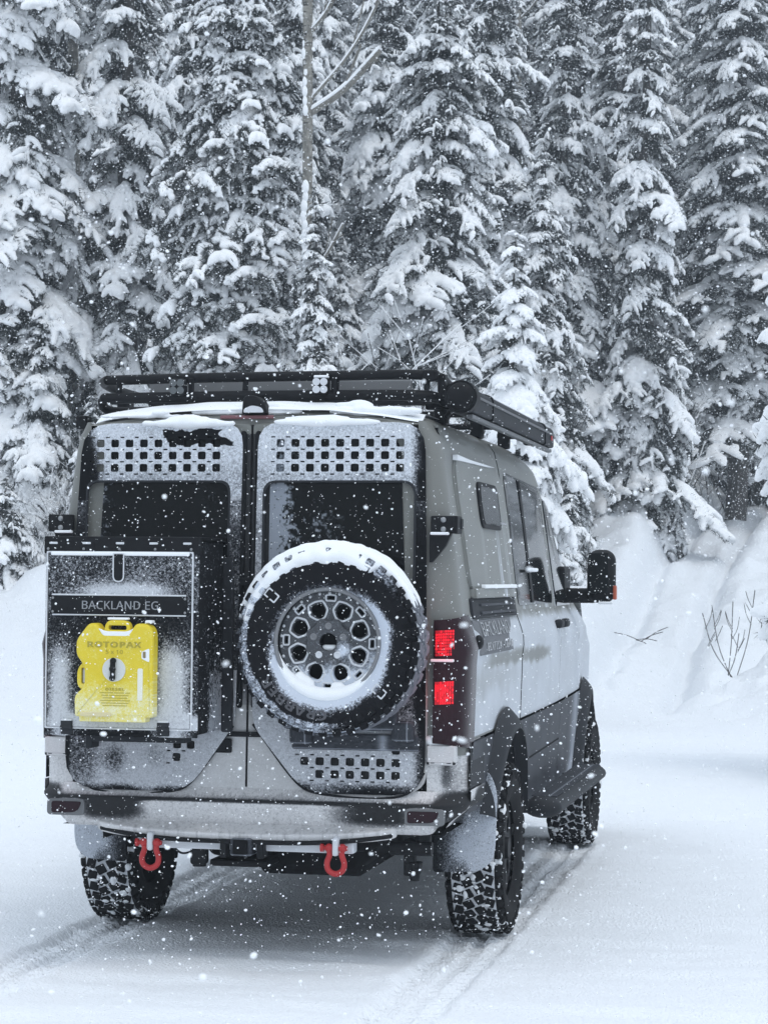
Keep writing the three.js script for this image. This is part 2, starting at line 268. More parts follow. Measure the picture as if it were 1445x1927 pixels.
// matrices for the boughs of one crown
function crownMatrices(R, h, rad, o) {
  const kinds = families[o.family], list = kinds.map(() => []), heavy = o.family === 'heavy' || o.family === 'laden'; list.core = [];
  let y = o.foot ?? 0.25; const m = new THREE.Matrix4(), q = new THREE.Quaternion(), q2 = new THREE.Quaternion();
  while (y < h - 0.03) {
    const t = y / h, r = (heavy ? 1.12 : 1.0) * rad * (0.06 + 0.94 * Math.pow(1 - t, o.pow ?? 0.96)) * (0.84 + 0.32 * R()), n = Math.max(4, Math.round((o.per ?? 6) * (0.75 + 0.35 * (1 - t)))), a0 = R() * 6.28;
    for (let i = 0; i < 6; i++) { q.setFromAxisAngle(AX, R() * 6.28); q2.setFromAxisAngle(UP, -0.25 + 0.4 * t - 0.4 * R()); q.multiply(q2); const s = r * (0.45 + 0.3 * R()); m.compose(V(0, y + (R() - 0.5) * 0.3, 0), q, V(s, s, s)); list.core.push(m.clone()); }
    for (let i = 0; i < n; i++) {
      if (R() < (o.gaps ?? 0.06)) continue;
      const az = a0 + (i + (R() - 0.5) * 0.7) * 6.283 / n, s = r * (0.62 + 0.68 * R());
      q.setFromAxisAngle(AX, az); q2.setFromAxisAngle(UP, (o.tilt ?? (heavy ? -0.58 : -0.36)) + (heavy ? 0.72 : 0.5) * t + (R() - 0.5) * 0.28); q.multiply(q2);
      const k = Math.floor(R() * kinds.length), w = s * (0.9 + 0.35 * R()) * (t > 0.85 ? 1.2 : 1);
      m.compose(V(0, y + (R() - 0.5) * 0.16, 0), q, V(s, Math.min(s, 0.9) * (0.9 + 0.3 * R()) + 0.1 * s, (R() < 0.5 ? -1 : 1) * w)); list[k].push(m.clone());
    }
    y += (o.gap ?? 0.33) * (0.6 + 0.55 * (1 - t)) * (0.8 + 0.4 * R()) * Math.max(0.7, Math.min(1.5, rad / 1.15));
  }
  return list;
}
function instanced(name, geo, mat, mats, parent) { if (!mats.length) return; const im = new THREE.InstancedMesh(geo, mat, mats.length); mats.forEach((m, i) => im.setMatrixAt(i, m)); im.name = name; shade(im); tag(im, null, null, null, 'stuff'); parent.add(im); return im; }
function fillCrown(parent, list, family) {
  if (list.core) instanced('inner_foliage', families.dark[0].dark, M.needle, list.core, parent);
  list.forEach((mats, k) => { const f = families[family][k]; instanced('foliage', f.dark, M.needle, mats, parent); instanced('dusted_foliage', f.light, M.needleDusted, mats, parent); instanced('branch_snow', f.snow, M.treeSnow, mats, parent); });
}
function spruce(s, l, h, rad, o, label, group) {
  const [x, z] = fromSL(s, l), y = ground(x, z, false) - 0.1, R = rng(o.seed);
  const t = thing('spruce_tree', label, 'spruce', [x, y, z], group);
  mk('trunk', bend(new THREE.CylinderGeometry(0.005, 0.035 + h * 0.0105, h * 0.985, 9, 14).translate(0, h * 0.4925, 0), (a, b, c) => [a + 0.05 * Math.sin(b * 1.1 + o.seed), b, c + 0.05 * Math.cos(b * 0.9 + o.seed)]), M.bark, t);
  fillCrown(t, crownMatrices(R, h, rad, o), o.family);
  t.rotation.z = (o.lean ?? 0);
  return t;
}
// [s, l, height, crown radius, options, label, group]
const LX = (u, s) => (u - 722) / 4286 * s;
const trees = [
  [30.6, -4.95, 14, 1.5, { family: 'heavy', seed: 11, foot: 0.1, per: 7 }, 'wide snow-laden spruce at the left edge, beyond the bare pale trunk', 'spruces'],
  [31, -3.55, 11.5, 1.25, { family: 'heavy', seed: 12, gaps: 0.16, gap: 0.44 }, 'open droopy spruce with bare twiggy gaps, between the bare trunk and the dense speckled fir', 'spruces'],
  [29, -1.92, 11.5, 1.28, { family: 'speckled', seed: 13, pow: 0.75, per: 8, gap: 0.27, gaps: 0.02 }, 'dense dark spruce speckled with small snow clumps, above the left of the roof rack', 'spruces'],
  [33, 0.76, 9.6, 1.62, { family: 'heavy', seed: 14, pow: 0.86, per: 7, gaps: 0.03 }, 'snow-laden spruce with a narrow pointed top in the middle, behind the roof rack', 'spruces'],
  [38, 1.73, 12.6, 1.55, { family: 'heavy', seed: 15 }, 'tall spruce just behind and right of the middle pointed spruce', 'spruces'],
  [40, 3.15, 11.2, 1.65, { family: 'heavy', seed: 16, per: 6 }, 'snowy spruce with drooping tiers between the middle spruces and the tall right one', 'spruces'],
  [39, 4.44, 11.8, 1.3, { family: 'heavy', seed: 17, foot: 0.45, gaps: 0.07, gap: 0.40 }, 'tall spruce right of the van with dark skirts beside the uphill trail', 'spruces'],
  [42.6, 6.6, 16.5, 2.1, { family: 'dark', seed: 18, per: 9, foot: 2.3, gap: 0.32 }, 'large dark spruce with little snow, behind the top of the trail', 'spruces'],
  [25.5, 1.46, 5.55, 1.12, { family: 'laden', seed: 19, foot: 0.0, per: 7, pow: 0.85, gap: 0.31 }, 'small bright snow-covered spruce right above the awning', 'spruces'],
  [19.5, 4.33, 6.6, 1.15, { family: 'laden', seed: 20, foot: 2.0, tilt: -0.3, gap: 0.36, per: 9, pow: 0.55, gaps: 0 }, 'nearest spruce at the right edge with long drooping snowy boughs', 'spruces'],
  [43, -1.12, 13, 1.3, { family: 'heavy', seed: 21 }, 'narrow spruce just right of the bare trunk with long side branches', 'spruces'],
  [37, 0.02, 10.6, 1.7, { family: 'heavy', seed: 22, per: 7 }, 'broad spruce with thick snow shelves, left of the middle pointed spruce', 'spruces'],
  [30, -4.55, 3.1, 0.9, { family: 'heavy', seed: 23, gap: 0.27, foot: 0 }, 'low young spruce buried in snow at the foot of the left trees', 'spruces'],
  [33.5, 2.72, 1.7, 0.6, { family: 'heavy', seed: 24, foot: 0, gap: 0.2 }, 'low snowy young spruce beside the front of the van', 'spruces'],
  [30, -5.25, 1.5, 0.75, { family: 'heavy', seed: 26, foot: 0, gap: 0.18 }, 'knee-high snowed-in spruce on the left bank at the picture edge', 'spruces'],
  [36, -6.1, 13, 1.2, { family: 'heavy', seed: 31 }, 'slim snowy spruce behind the wide one at the left edge', 'spruces'],
  [35, -2.95, 13.5, 1.2, { family: 'heavy', seed: 32 }, 'slim spruce filling the gap left of the dense speckled spruce', 'spruces'],
  [36, -1.45, 12.5, 1.15, { family: 'heavy', seed: 33 }, 'slim snowy spruce behind the right side of the dense speckled spruce', 'spruces'],
  [41, 0.95, 14, 1.3, { family: 'heavy', seed: 34 }, 'tall slim spruce rising behind the tip of the middle pointed spruce', 'spruces'],
  [41.5, 2.25, 10.8, 1.15, { family: 'heavy', seed: 35 }, 'slim pointed spruce left of the drooping-tier spruce', 'spruces'],
  [42, 4.3, 13.8, 1.3, { family: 'dark', seed: 36 }, 'slim dark spruce behind the tall trailside spruce', 'spruces'],
  [28.6, -4.75, 1.3, 0.7, { family: 'heavy', seed: 37, foot: 0, gap: 0.18 }, 'low snow-buried spruce nearest the left picture edge, on the ploughed bank', 'spruces'],
  [29.3, -3.75, 2.2, 0.6, { family: 'heavy', seed: 38, foot: 0, gap: 0.2 }, 'small snowy spruce just left of the van roof corner', 'spruces'],
  [37, 2.55, 6.8, 1.2, { family: 'heavy', seed: 27, gap: 0.31 }, 'half-hidden mid-height spruce between the small bright spruce and the drooping-tier one', 'spruces'],
  [27.7, -0.88, 5.2, 0.75, { family: 'heavy', seed: 29, foot: 0, gap: 0.28, gaps: 0.1 }, 'slim snow-covered young spruce in front of the pale trunk with long branches', 'spruces'],
  [36, -0.75, 4.6, 1.15, { family: 'heavy', seed: 28, foot: 0, gap: 0.22 }, 'low snowy spruce behind the middle of the roof rack', 'spruces'],
];
for (const t of trees) spruce(...t);
// spruces standing further back, each one of its own
{
  const R = rng(77); let i = 0;
  const where = [[47, -7.2], [44, -5.4], [46, -3.4], [50, -1.9], [45, -2.5], [49, 0.4], [46, 1.3], [50, 2.7], [47, 4.1], [48, 5.2], [51, 7.4], [47, 8.6], [54, -6.2], [55, -4.4], [56, 1.6], [56, 3.9], [57, 6.2], [56, 9.6], [55, -8.6], [58, -0.2]];
  where.sort((a, b) => a[1] / a[0] - b[1] / b[0]);
  const nth = ['leftmost', 'second from left', 'third from left', 'fourth from left', 'fifth from left', 'sixth from left', 'seventh from left', 'eighth from left', 'ninth from left', 'tenth from left', 'tenth from right', 'ninth from right', 'eighth from right', 'seventh from right', 'sixth from right', 'fifth from right', 'fourth from right', 'third from right', 'second from right', 'rightmost'];
  for (const [s, l] of where) { const h = 15 + 6 * R(); spruce(s, l, h, 1.9 + 0.7 * R(), { family: i % 3 === 1 ? 'heavy' : 'dark', seed: 400 + i, per: 6, gap: 0.4 }, 'hazy tall spruce in the row behind the near trees, ' + nth[i] + ' of that row', 'hazy spruces in the rear row'); i++; }
}
{ // the wood beyond, seen only as a dark mass between the trunks
  const f = thing('distant_forest', 'dark hazy forest mass filling the gaps between the trees on the slope', 'forest'); tag(f, null, null, null, 'stuff');
  const R = rng(5), lists = families.dark.map(() => []), T = new THREE.Matrix4();
  for (let i = 0; i < 90; i++) {
    const s = 62 + 38 * R(), l = (R() - 0.5) * s * 0.62, [x, z] = fromSL(s, l), h = 17 + 8 * R();
    T.makeTranslation(x, ground(x, z, false), z);
    crownMatrices(R, h, 3.0 + R(), { family: 'dark', per: 5, gap: 0.42 }).forEach((a, k) => a.forEach((m) => lists[k].push(T.clone().multiply(m))));
  }
  fillCrown(f, lists, 'dark');
}
// bare broadleaf trees: trunk with snow stuck to it, long bare limbs carrying snow
function bareTree(s, l, h, r, lean, limbs, label, dark) {
  const [x, z] = fromSL(s, l), y = ground(x, z, false) - 0.1, t = thing('bare_tree', label, 'bare tree', [x, y, z]);
  const P = (q) => [lean * q, q, 0.04 * Math.sin(q)];
  const pts = []; for (let q = 0; q <= h; q += 0.5) pts.push(P(q));
  mk('trunk', tube(pts, r, 60, 10), dark ? M.bark : M.birch, t);
  const R = rng(Math.round(s * 77)), sn = [];
  for (let q = 1; q < h; q += 0.12) { if (vn(q * 1.1, s) < (dark ? 0.75 : 0.22)) continue; const p = P(q), w = r * (0.45 + 0.35 * R()); sn.push(new THREE.SphereGeometry(w, 7, 5).scale(1, 1.9, 0.8).translate(p[0] - r * 0.25 + (R() - 0.5) * r * 0.5, q, r * 0.62)); }
  for (const [q, dx, dy, dz, th] of limbs) {
    const a = P(q), mid = [a[0] + dx * 0.5, a[1] + dy * 0.38, a[2] + dz * 0.5], b = [a[0] + dx, a[1] + dy, a[2] + dz];
    const parts = [tube([a, mid, b], th, 16, 6), tube([mid, [mid[0] + dx * 0.25, mid[1] + dy * 0.6 + 0.1, mid[2] + 0.1]], th * 0.5, 8, 5), tube([[lerp(mid[0], b[0], 0.5), lerp(mid[1], b[1], 0.5), b[2]], [b[0] * 0.9 + 0.1 * a[0] + 0.1 * Math.sign(dx), b[1] - 0.15, b[2] + 0.15]], th * 0.45, 8, 5)];
    for (const p of parts) mk('limb', p, M.birch, t);
    sn.push(tube([[a[0], a[1] + th * 1.2, a[2]], [mid[0], mid[1] + th * 1.15, mid[2]], [b[0], b[1] + th * 0.8, b[2]]], th * 0.95, 16, 6));
  }
  tag(mk('trunk_snow', sn, M.treeSnow, t), null, null, null, 'stuff');
}
bareTree(31.6, -4.28, 12, 0.075, 0.02 - 0.035, [[7.4, -0.75, 0.55, 0.1, 0.025], [5.2, -0.62, 0.5, 0.2, 0.026], [4.9, -0.5, 0.55, 0.2, 0.018]], 'pale bare trunk with snow stuck to it, near the left edge among spruces');
bareTree(28.3, -1.0, 12.5, 0.064, 0, [[5.75, 0.95, 0.75, 0.15, 0.04], [5.9, 1.15, 1.7, 0.1, 0.02], [6.75, 0.42, 0.55, 0.1, 0.026], [3.7, 0.5, 0.65, 0.15, 0.018]], 'pale bare trunk with long snowy side branches, above the left half of the roof rack');
bareTree(41, 2.45, 13.5, 0.05, -0.01, [[9.2, 0.5, 0.6, 0.1, 0.02], [10.4, -0.5, 0.7, 0.1, 0.02], [8.1, 0.4, 0.5, 0.1, 0.015]], 'thin bare sapling stem with snow between the middle spruces and the right ones');
bareTree(33.5, 1.0, 13.2, 0.03, -0.02, [[9.0, -0.95, 0.45, 0.5, 0.024], [9.9, -0.7, 0.6, 0.5, 0.02], [10.3, 0.6, 0.8, 0.4, 0.02]], 'thin leaning bare tree whose twigs cross the top of the middle spruce');
bareTree(45.2, 7.08, 13, 0.13, 0.004, [[4.2, 0.5, 0.4, 0.1, 0.02]], 'left of the two dark trunks at the head of the trail', true);
bareTree(45.5, 7.4, 13, 0.1, 0.003, [[3.9, 0.4, 0.4, 0.1, 0.02]], 'right of the two dark trunks at the head of the trail', true);
// leafless shrubs
function shrubGeo(seed, n, h, snowy) {
  const R = rng(seed), st = [], sn = [];
  const grow = (p, d, len, r, lvl) => {
    const q = [p[0] + d[0] * len * 0.5, p[1] + d[1] * len * 0.5, p[2] + d[2] * len * 0.5], e = [p[0] + d[0] * len + (R() - 0.5) * 0.1 * len, p[1] + d[1] * len, p[2] + d[2] * len + (R() - 0.5) * 0.1 * len];
    st.push(tube([p, q, e], r, 4, 4));
    if (snowy && R() < 0.45) sn.push(tube([[p[0], p[1] + r, p[2]], [q[0], q[1] + r * 2, q[2]], [e[0], e[1] + r, e[2]]], r * 1.05 + 0.0025, 4, 5));
    if (snowy && R() < 0.22) { const w = 0.012 + 0.035 * R() * R() * snowy; sn.push(new THREE.SphereGeometry(w, 7, 5).scale(1.25, 0.8, 1.1).translate(e[0], e[1] + w * 0.3, e[2])); }
    if (lvl > 0) for (let i = 0; i < 3; i++) { const k = 0.35 + 0.6 * R(); if (lvl === 1 && R() < 0.35) continue; const b = [p[0] + (e[0] - p[0]) * k, p[1] + (e[1] - p[1]) * k, p[2] + (e[2] - p[2]) * k], a = R() * 6.28, v = V(d[0] + Math.cos(a) * 0.75, d[1] + 0.1 - 0.25 * R(), d[2] + Math.sin(a) * 0.75).normalize(); grow(b, [v.x, v.y, v.z], len * (0.4 + 0.25 * R()), r * 0.6, lvl - 1); }
  };
  for (let i = 0; i < n; i++) { const a = R() * 6.28, v = V(Math.cos(a) * (0.2 + 0.5 * R()), 1, Math.sin(a) * (0.2 + 0.5 * R())).normalize(); grow([(R() - 0.5) * 0.25, 0, (R() - 0.5) * 0.25], [v.x, v.y, v.z], h * (0.6 + 0.5 * R()), 0.0055, 3); }
  return { st: join(st), sn: sn.length ? join(sn) : null };
}
const shrubKinds = [shrubGeo(1, 9, 1.3, 1.0), shrubGeo(2, 9, 1.6, 0.8), shrubGeo(3, 9, 1.1, 1.4)];
const shrubs = [
  [28.9, -4.35, 0.55, 0, 'thin leafless shrub dusted with snow on the left bank by the edge'], [29, -3.95, 0.55, 1, 'leafless shrub just left of the upper corner of the van'], [29.5, -4.7, 0.5, 2, 'low leafless shrub under the left edge spruce'],
  [30, -3.6, 0.8, 1, 'taller leafless shrub under the droopy spruce, left of the roof'],
  [30.5, -0.45, 1.5, 1, 'tall leafless snowy shrub behind the roof rack under the pale trunk'], [30, -0.2, 1.5, 0, 'leafless snowy shrub behind the middle of the roof rack'], [31.5, 0.05, 1.4, 2, 'lower leafless shrub left of the middle pointed spruce'],
  [33.5, 2.95, 0.7, 0, 'small snow-clumped leafless shrub left of the tall trailside spruce'],
  [44, 5.6, 1.6, 1, 'hazy leafless shrub at the head of the trail, left of the two trunks'], [44.5, 6.6, 1.5, 2, 'hazy snowy shrub just in front of the two dark trunks'], [45, 7.7, 1.4, 0, 'hazy leafless shrub right of the two dark trunks'], [40.5, 5.0, 1.1, 1, 'leafless shrub right of the tall trailside spruce foot'],
];
for (const [s, l, k, kind, label] of shrubs) { const [x, z] = fromSL(s, l), t = thing('leafless_shrub', label, 'shrub', [x, ground(x, z, false) - 0.05, z], 'leafless shrubs'); t.rotation.y = s * 7 + l * 3; t.scale.setScalar(k); mk('stems', shrubKinds[kind].st, M.twig, t); mk('twig_snow', shrubKinds[kind].sn, M.treeSnow, t); }
{ // bare seedling on the right mound, twig on the slope, tiny spruce on the left bank
  const R = rng(9);
  const [x, z] = fromSL(29.0, 4.42), t = thing('bare_seedling', 'few thin bare stems poking out of the snow mound at the right', 'seedling', [x, ground(x, z, false) - 0.03, z]);
  for (const [dx, h, dz, bx] of [[-0.36, 0.85, 0, 0.05], [-0.24, 0.95, 0.05, 0.02], [0.1, 0.6, 0, -0.06], [0.3, 1.15, 0.05, 0.06], [0.02, 1.0, -0.05, -0.04]]) {
    const e = [dx, h, dz], g = [capTube([[bx, 0, 0], [dx * 0.65 + bx * 0.3, h * 0.45, dz * 0.5], e], 0.0055, 10, 5)];
    for (let i = 0; i < 3; i++) { const k = 0.4 + 0.45 * R(), p = [lerp(dx * 0.6, dx, k), h * k, dz * k], sd = R() < 0.5 ? -1 : 1; g.push(capTube([p, [p[0] + sd * 0.06, p[1] + 0.12, p[2]], [p[0] + sd * 0.09, p[1] + 0.26 * (0.6 + R() * 0.5), p[2] + 0.02]], 0.004, 6, 5)); }
    mk('stem', g, M.twig, t);
  }
  const [x2, z2] = fromSL(33.2, 3.75), t2 = thing('fallen_twig', 'thin forked bare twig lying on the snow slope right of the mirror', 'twig', [x2, ground(x2, z2, false) + 0.03, z2]); t2.scale.setScalar(0.7);
  const tw = []; for (const [a, b] of [[[0, 0, 0], [-0.55, 0.18, 0.1]], [[0, 0, 0], [0.45, 0.2, 0]], [[-0.1, 0.03, 0], [0.35, 0.02, 0.2]], [[-0.1, 0.03, 0], [0.25, -0.12, 0.3]], [[0.1, 0.04, 0], [0.55, 0.3, -0.1]]]) tw.push(capTube([a, [(a[0] + b[0]) / 2, (a[1] + b[1]) / 2 + 0.03, (a[2] + b[2]) / 2], b], 0.008, 8, 5));
  mk('stem', tw, M.twig, t2);
  const [x3, z3] = fromSL(28.3, -4.0), t3 = thing('spruce_seedling', 'tiny thin spruce seedling on the left bank beside the van', 'seedling', [x3, ground(x3, z3, false) - 0.05, z3]);
  const sg = [cyl(0.012, 0.004, [0, 0, 0], [0, 0.62, 0], 6)]; for (let y = 0.12; y < 0.6; y += 0.085) for (let i = 0; i < 5; i++) { const a = R() * 6.28, r = 0.2 * (1 - y) + 0.03; sg.push(cyl(0.008, 0.003, [0, y, 0], [Math.cos(a) * r, y + 0.03, Math.sin(a) * r], 4)); }
  mk('foliage', sg, M.needle, t3);
}

// ================================================================ VAN
const van = thing('camper_van', 'lifted grey camper van dusted with road snow, seen from behind on the snow field', 'van');
const HL = 1.17;                                       // rear door plane
const leanZ = (y) => -0.028 * (y - 0.75);
const lean = (g) => bend(g, (x, y, z) => [x, y, z + leanZ(y)]);
const leanKeep = (g) => { const p = g.attributes.position; for (let i = 0; i < p.count; i++) p.setZ(i, p.getZ(i) + leanZ(p.getY(i))); return g; };
const PROF = [[0.4, 0.90], [0.75, 0.925], [0.95, 0.940], [1.2, 0.948], [1.30, 0.950], [1.345, 0.960], [1.40, 0.946], [1.5, 0.910], [1.85, 0.868], [2.2, 0.820], [2.28, 0.800], [2.325, 0.768]];
function sideX(y, z) {
  let x = PROF[PROF.length - 1][1];
  for (let i = 0; i < PROF.length - 1; i++) if (y <= PROF[i + 1][0]) { const a = PROF[i], b = PROF[i + 1], t = clamp((y - a[0]) / (b[0] - a[0]), 0, 1); x = lerp(a[1], b[1], t); break; }
  const up = ss(1.2, 2.2, y);
  return x * (1 - ss(-1.7, -4.6, z) * (0.06 + 0.16 * up) - 0.05 * ss(-3.2, -4.6, z));
}
const roofTop = (z) => z > -1.2 ? 2.325 : 2.325 - 0.10 * ss(-1.2, -2.3, z) - 1.02 * Math.pow(clamp((-2.0 - z) / 2.6, 0, 1), 0.92);
// ---- textures of the rear
const RX = (u) => u * 2 - 1, RY = (v) => 0.45 + v * 2;
const rearUV = (x, y) => [(x + 1) / 2, (y - 0.45) / 2];
const speck = (x, y) => 0.55 * vn(x * 330, y * 330) + 0.45 * vn(x * 150 + 9, y * 150);
const frostPick = (d, x, y) => { if (d <= 0) return 0; const s = speck(x, y) - 0.5, soft = ss(0.0, 1.0, d); return clamp(soft + s * 1.7 * Math.min(1, 2.2 * soft) * (1.25 - soft), 0, 1); };
function panelDensity(x, y) {
  const m = x > 0 ? 1 : -1, ax = Math.abs(x), big = fbm(x * 7 + 31, y * 7, 4) - 0.5;
  let d;
  if (y > 1.98) { d = 0.86 - 0.16 * ss(2.16, 2.07, y) + big * 0.35; d -= 0.85 * ss(0.69, 0.76, ax + (m < 0 ? 0.03 : 0) - 0.3 * big * 0.2); if (m < 0) d -= 0.35 * ss(0.62, 0.72, ax) * ss(2.22, 2.1, y); }
  else if (y > 1.25) { d = m > 0 ? (x < 0.4 ? 0.66 : 0.10) : (ax < 0.4 ? 0.34 : 0.16); d += big * 0.45 + 0.16 * ss(1.75, 2.0, y); }
  else {
    d = 0.95 + big * 0.36;
    const dist = m > 0 ? Math.min(0.785 - ax, y - 0.73) : Math.min(0.81 - ax, y - 0.725);
    d -= 0.75 * (1 - ss(0.0, m > 0 ? 0.07 : 0.035, dist)) * (0.6 + 0.9 * vn(x * 9, 3));
    if (m < 0) { d -= 0.45 * ss(0.62, 0.72, ax) * (1 - ss(0.78, 0.7, y)); d -= 0.5 * Math.exp(-((x + 0.585) ** 2 + (y - 0.86) ** 2) / 0.003) + 0.3 * Math.exp(-((x + 0.40) ** 2 + (y - 0.87) ** 2) / 0.003); }
    else { d -= 0.35 * ss(0.5, 0.7, x) * ss(0.95, 1.1, y) + 0.25 * ss(1.0, 1.15, y); }
  }
  // brushed-off patch over the left door handle
  const px = (x + 0.262) / 0.165, py = (y - 2.258) / 0.036, e = Math.max(Math.abs(px), Math.abs(py)) + (fbm(x * 22, y * 22, 3) - 0.5) * 0.9 + (px < -0.3 ? 0.12 : 0);
  if (m < 0) d -= 1.2 * (1 - ss(0.8, 0.95, e));
  return d;
}
const panelTex = tex(1400, 1400, (u, v) => { const x = RX(u), y = RY(v), d = panelDensity(x, y), k = frostPick(d, x, y), t = y > 2.0 ? FROSTW : FROST; return mix3(BLK, t, k * (0.82 + 0.18 * speck(x * 1.7, y * 1.7))); });
function bodyDensity(x, y) {
  const ax = Math.abs(x), big = fbm(x * 5 + 3, y * 5 + 11, 4) - 0.5; let d = 0;
  if (y < 1.25) d = 0.93 + big * 0.2;
  d *= 1 - ss(1.02, 1.3, y) * 0.9;
  return d;
}
const rearPaintTex = tex(1024, 1024, (u, v) => { const x = RX(u), y = RY(v); const d = bodyDensity(x, y), k = clamp(d + (speck(x, y) - 0.5) * 0.25, 0, 1); const hid = (x > 0.23 && x < 0.72 && y > 0.765 && y < 1.06) || (x < -0.225 && x > -0.36 && y > 0.845 && y < 0.955); if (hid) return [16, 17, 20]; const b = y > 1.1 && Math.abs(x) < 0.12 && y < 2.27 ? [20, 21, 24] : GREY; const f = fbm(x * 14, y * 14, 3) - 0.5; return mix3(b.map((c) => c + f * 9), [204 + f * 14, 204 + f * 14, 205 + f * 14], k * 0.95); });
function bumperDensity(x, y) {
  const ax = Math.abs(x), big = fbm(x * 4 + 7, y * 9 + 1, 4) - 0.5;
  let d = 0.92 + big * 0.22;
  if (y < 0.70) d -= 0.92 * ss(x < 0 ? 0.42 : 0.34, 0.60, ax + big * 0.25) * (1 - ss(0.66, 0.76, ax)) * ss(0.575, 0.63, y);
  d -= 0.75 * ss(0.80, 0.86, ax) * ss(0.76, 0.72, y) + 0.3 * ss(0.84, 0.9, x) * ss(0.95, 0.8, y);
  d -= 0.7 * ss(0.014, 0.0, Math.abs(y - 0.693)) + 0.30 * ss(0.03, 0.0, Math.abs(y - 0.70));
  d -= 0.5 * Math.exp(-((x - 0.86) ** 2) / 0.0006) * ss(0.72, 0.8, y) * ss(0.93, 0.86, y);
  return d;
}
const bumperTex = tex(1024, 1024, (u, v) => { const x = RX(u), y = RY(v), d = bumperDensity(x, y), k = clamp(ss(0, 0.95, d) + (speck(x, y) - 0.5) * 0.5 * ss(0.02, 0.3, d), 0, 1), f = fbm(x * 10, y * 16, 3) - 0.5; return mix3([18, 19, 22], [210 + f * 18, 209 + f * 18, 209 + f * 18], k); });
const glassTex = tex(1024, 1024, (u, v) => {
  const x = RX(u), y = RY(v), big = fbm(x * 9 + 2, y * 9 + 4, 5) - 0.5; let d = 0;
  if (x > 0) { d = 0.95 * ss(0.24, 0.10, x + big * 0.16) ; const q = (x - 0.26) * 0.7 + (y - 1.87) * -0.75; d = Math.max(d, 0.62 * Math.exp(-((x - 0.30) ** 2) / 0.012 - ((y - 1.86) ** 2) / 0.010) + big * 0.9 * Math.exp(-((x - 0.3) ** 2) / 0.02 - ((y - 1.88) ** 2) / 0.02)); d = Math.max(d, 0.75 * ss(0.66, 0.72, x - 0.1 * big)); }
  else { d = 0.42 * ss(-0.58, -0.66, x + big * 0.1); d = Math.max(d, 0.36 * Math.exp(-((x + 0.17) ** 2) / 0.004 - ((y - 2.0) ** 2) / 0.004) + big * 0.3); }
  const clot = vn(x * 75, y * 75) * 0.6 + vn(x * 160, y * 160) * 0.4; const k = clamp((d - clot * 0.85) * 3, 0, 1);
  return mix3([8, 10, 11], [165, 172, 182], k * 0.85);
});
M.panel = dull({ map: panelTex, roughness: 0.85 }); M.rearPaint = std({ map: rearPaintTex, roughness: 0.6 }); M.bumper = std({ map: bumperTex, roughness: 0.75 }); M.rearGlass = dull({ map: glassTex, roughness: 0.2, specularIntensity: 0.3 });
// ---- side texture: z 1.3 .. -4.7, y 0.4 .. 2.4
const sideUV = (z, y) => [(1.3 - z) / 6, (y - 0.4) / 2];
const sideTex = tex(1536, 768, (u, v) => {
  const z = 1.3 - u * 6, y = 0.4 + v * 2, f = fbm(z * 3, y * 6, 4) - 0.5, n = fbm(z * 9 + 5, y * 9, 4) - 0.5;
  let d = 0;
  if (y < 1.5) { d = 0.93 + f * 0.2; d -= 0.75 * ss(0.035, 0.0, Math.abs(y - 1.285 + 0.02 * ss(0.2, -1.3, z)) - 0.012 + n * 0.05) * ss(0.75, 0.3, z) * ss(-1.75, -1.45, z); d -= 0.28 * ss(0.1, 0.0, Math.abs(y - 1.20) + n * 0.1) * ss(-0.9, 0.4, z); d *= ss(1.50, 1.44, y + n * 0.05); d *= 1 - 0.7 * ss(0.60, 0.72, Math.hypot(z, y - 0.4) < 0.72 ? 0.74 - (Math.hypot(z, y - 0.4) - 0.52) : 0); }
  else { const st = vn(z * 16, y * 0.9 + 3) * 0.6 + vn(z * 41, y * 1.6) * 0.4; d = 0.12 + ss(0.48, 0.80, st) * 0.85 * ss(0.45, 0.1, z) * ss(2.15, 1.6, y); d += 0.35 * ss(2.2, 2.34, y) * ss(0.45, 0.8, vn(z * 5, y * 60)); }
  if (y < 0.965) d *= 0.25;
  return mix3([117 + f * 10, 118 + f * 10, 113 + f * 10], [194 + n * 14, 199 + n * 14, 206 + n * 14], clamp(d, 0, 1));
});
M.side = std({ map: sideTex, roughness: 0.5 });
const cladTex = tex(768, 256, (u, v) => { const z = 1.3 - u * 6, y = 0.4 + v * 2, n = fbm(z * 5, y * 5, 4) - 0.5; const d = 0.16 + n * 0.3 + 0.75 * Math.exp(-((z + 3.05) ** 2) / 0.05) + 0.5 * ss(0.62, 0.5, y) ; return mix3([42, 44, 49], [150, 155, 163], clamp(d, 0, 1)); });
M.clad = dull({ map: cladTex, roughness: 0.55 });

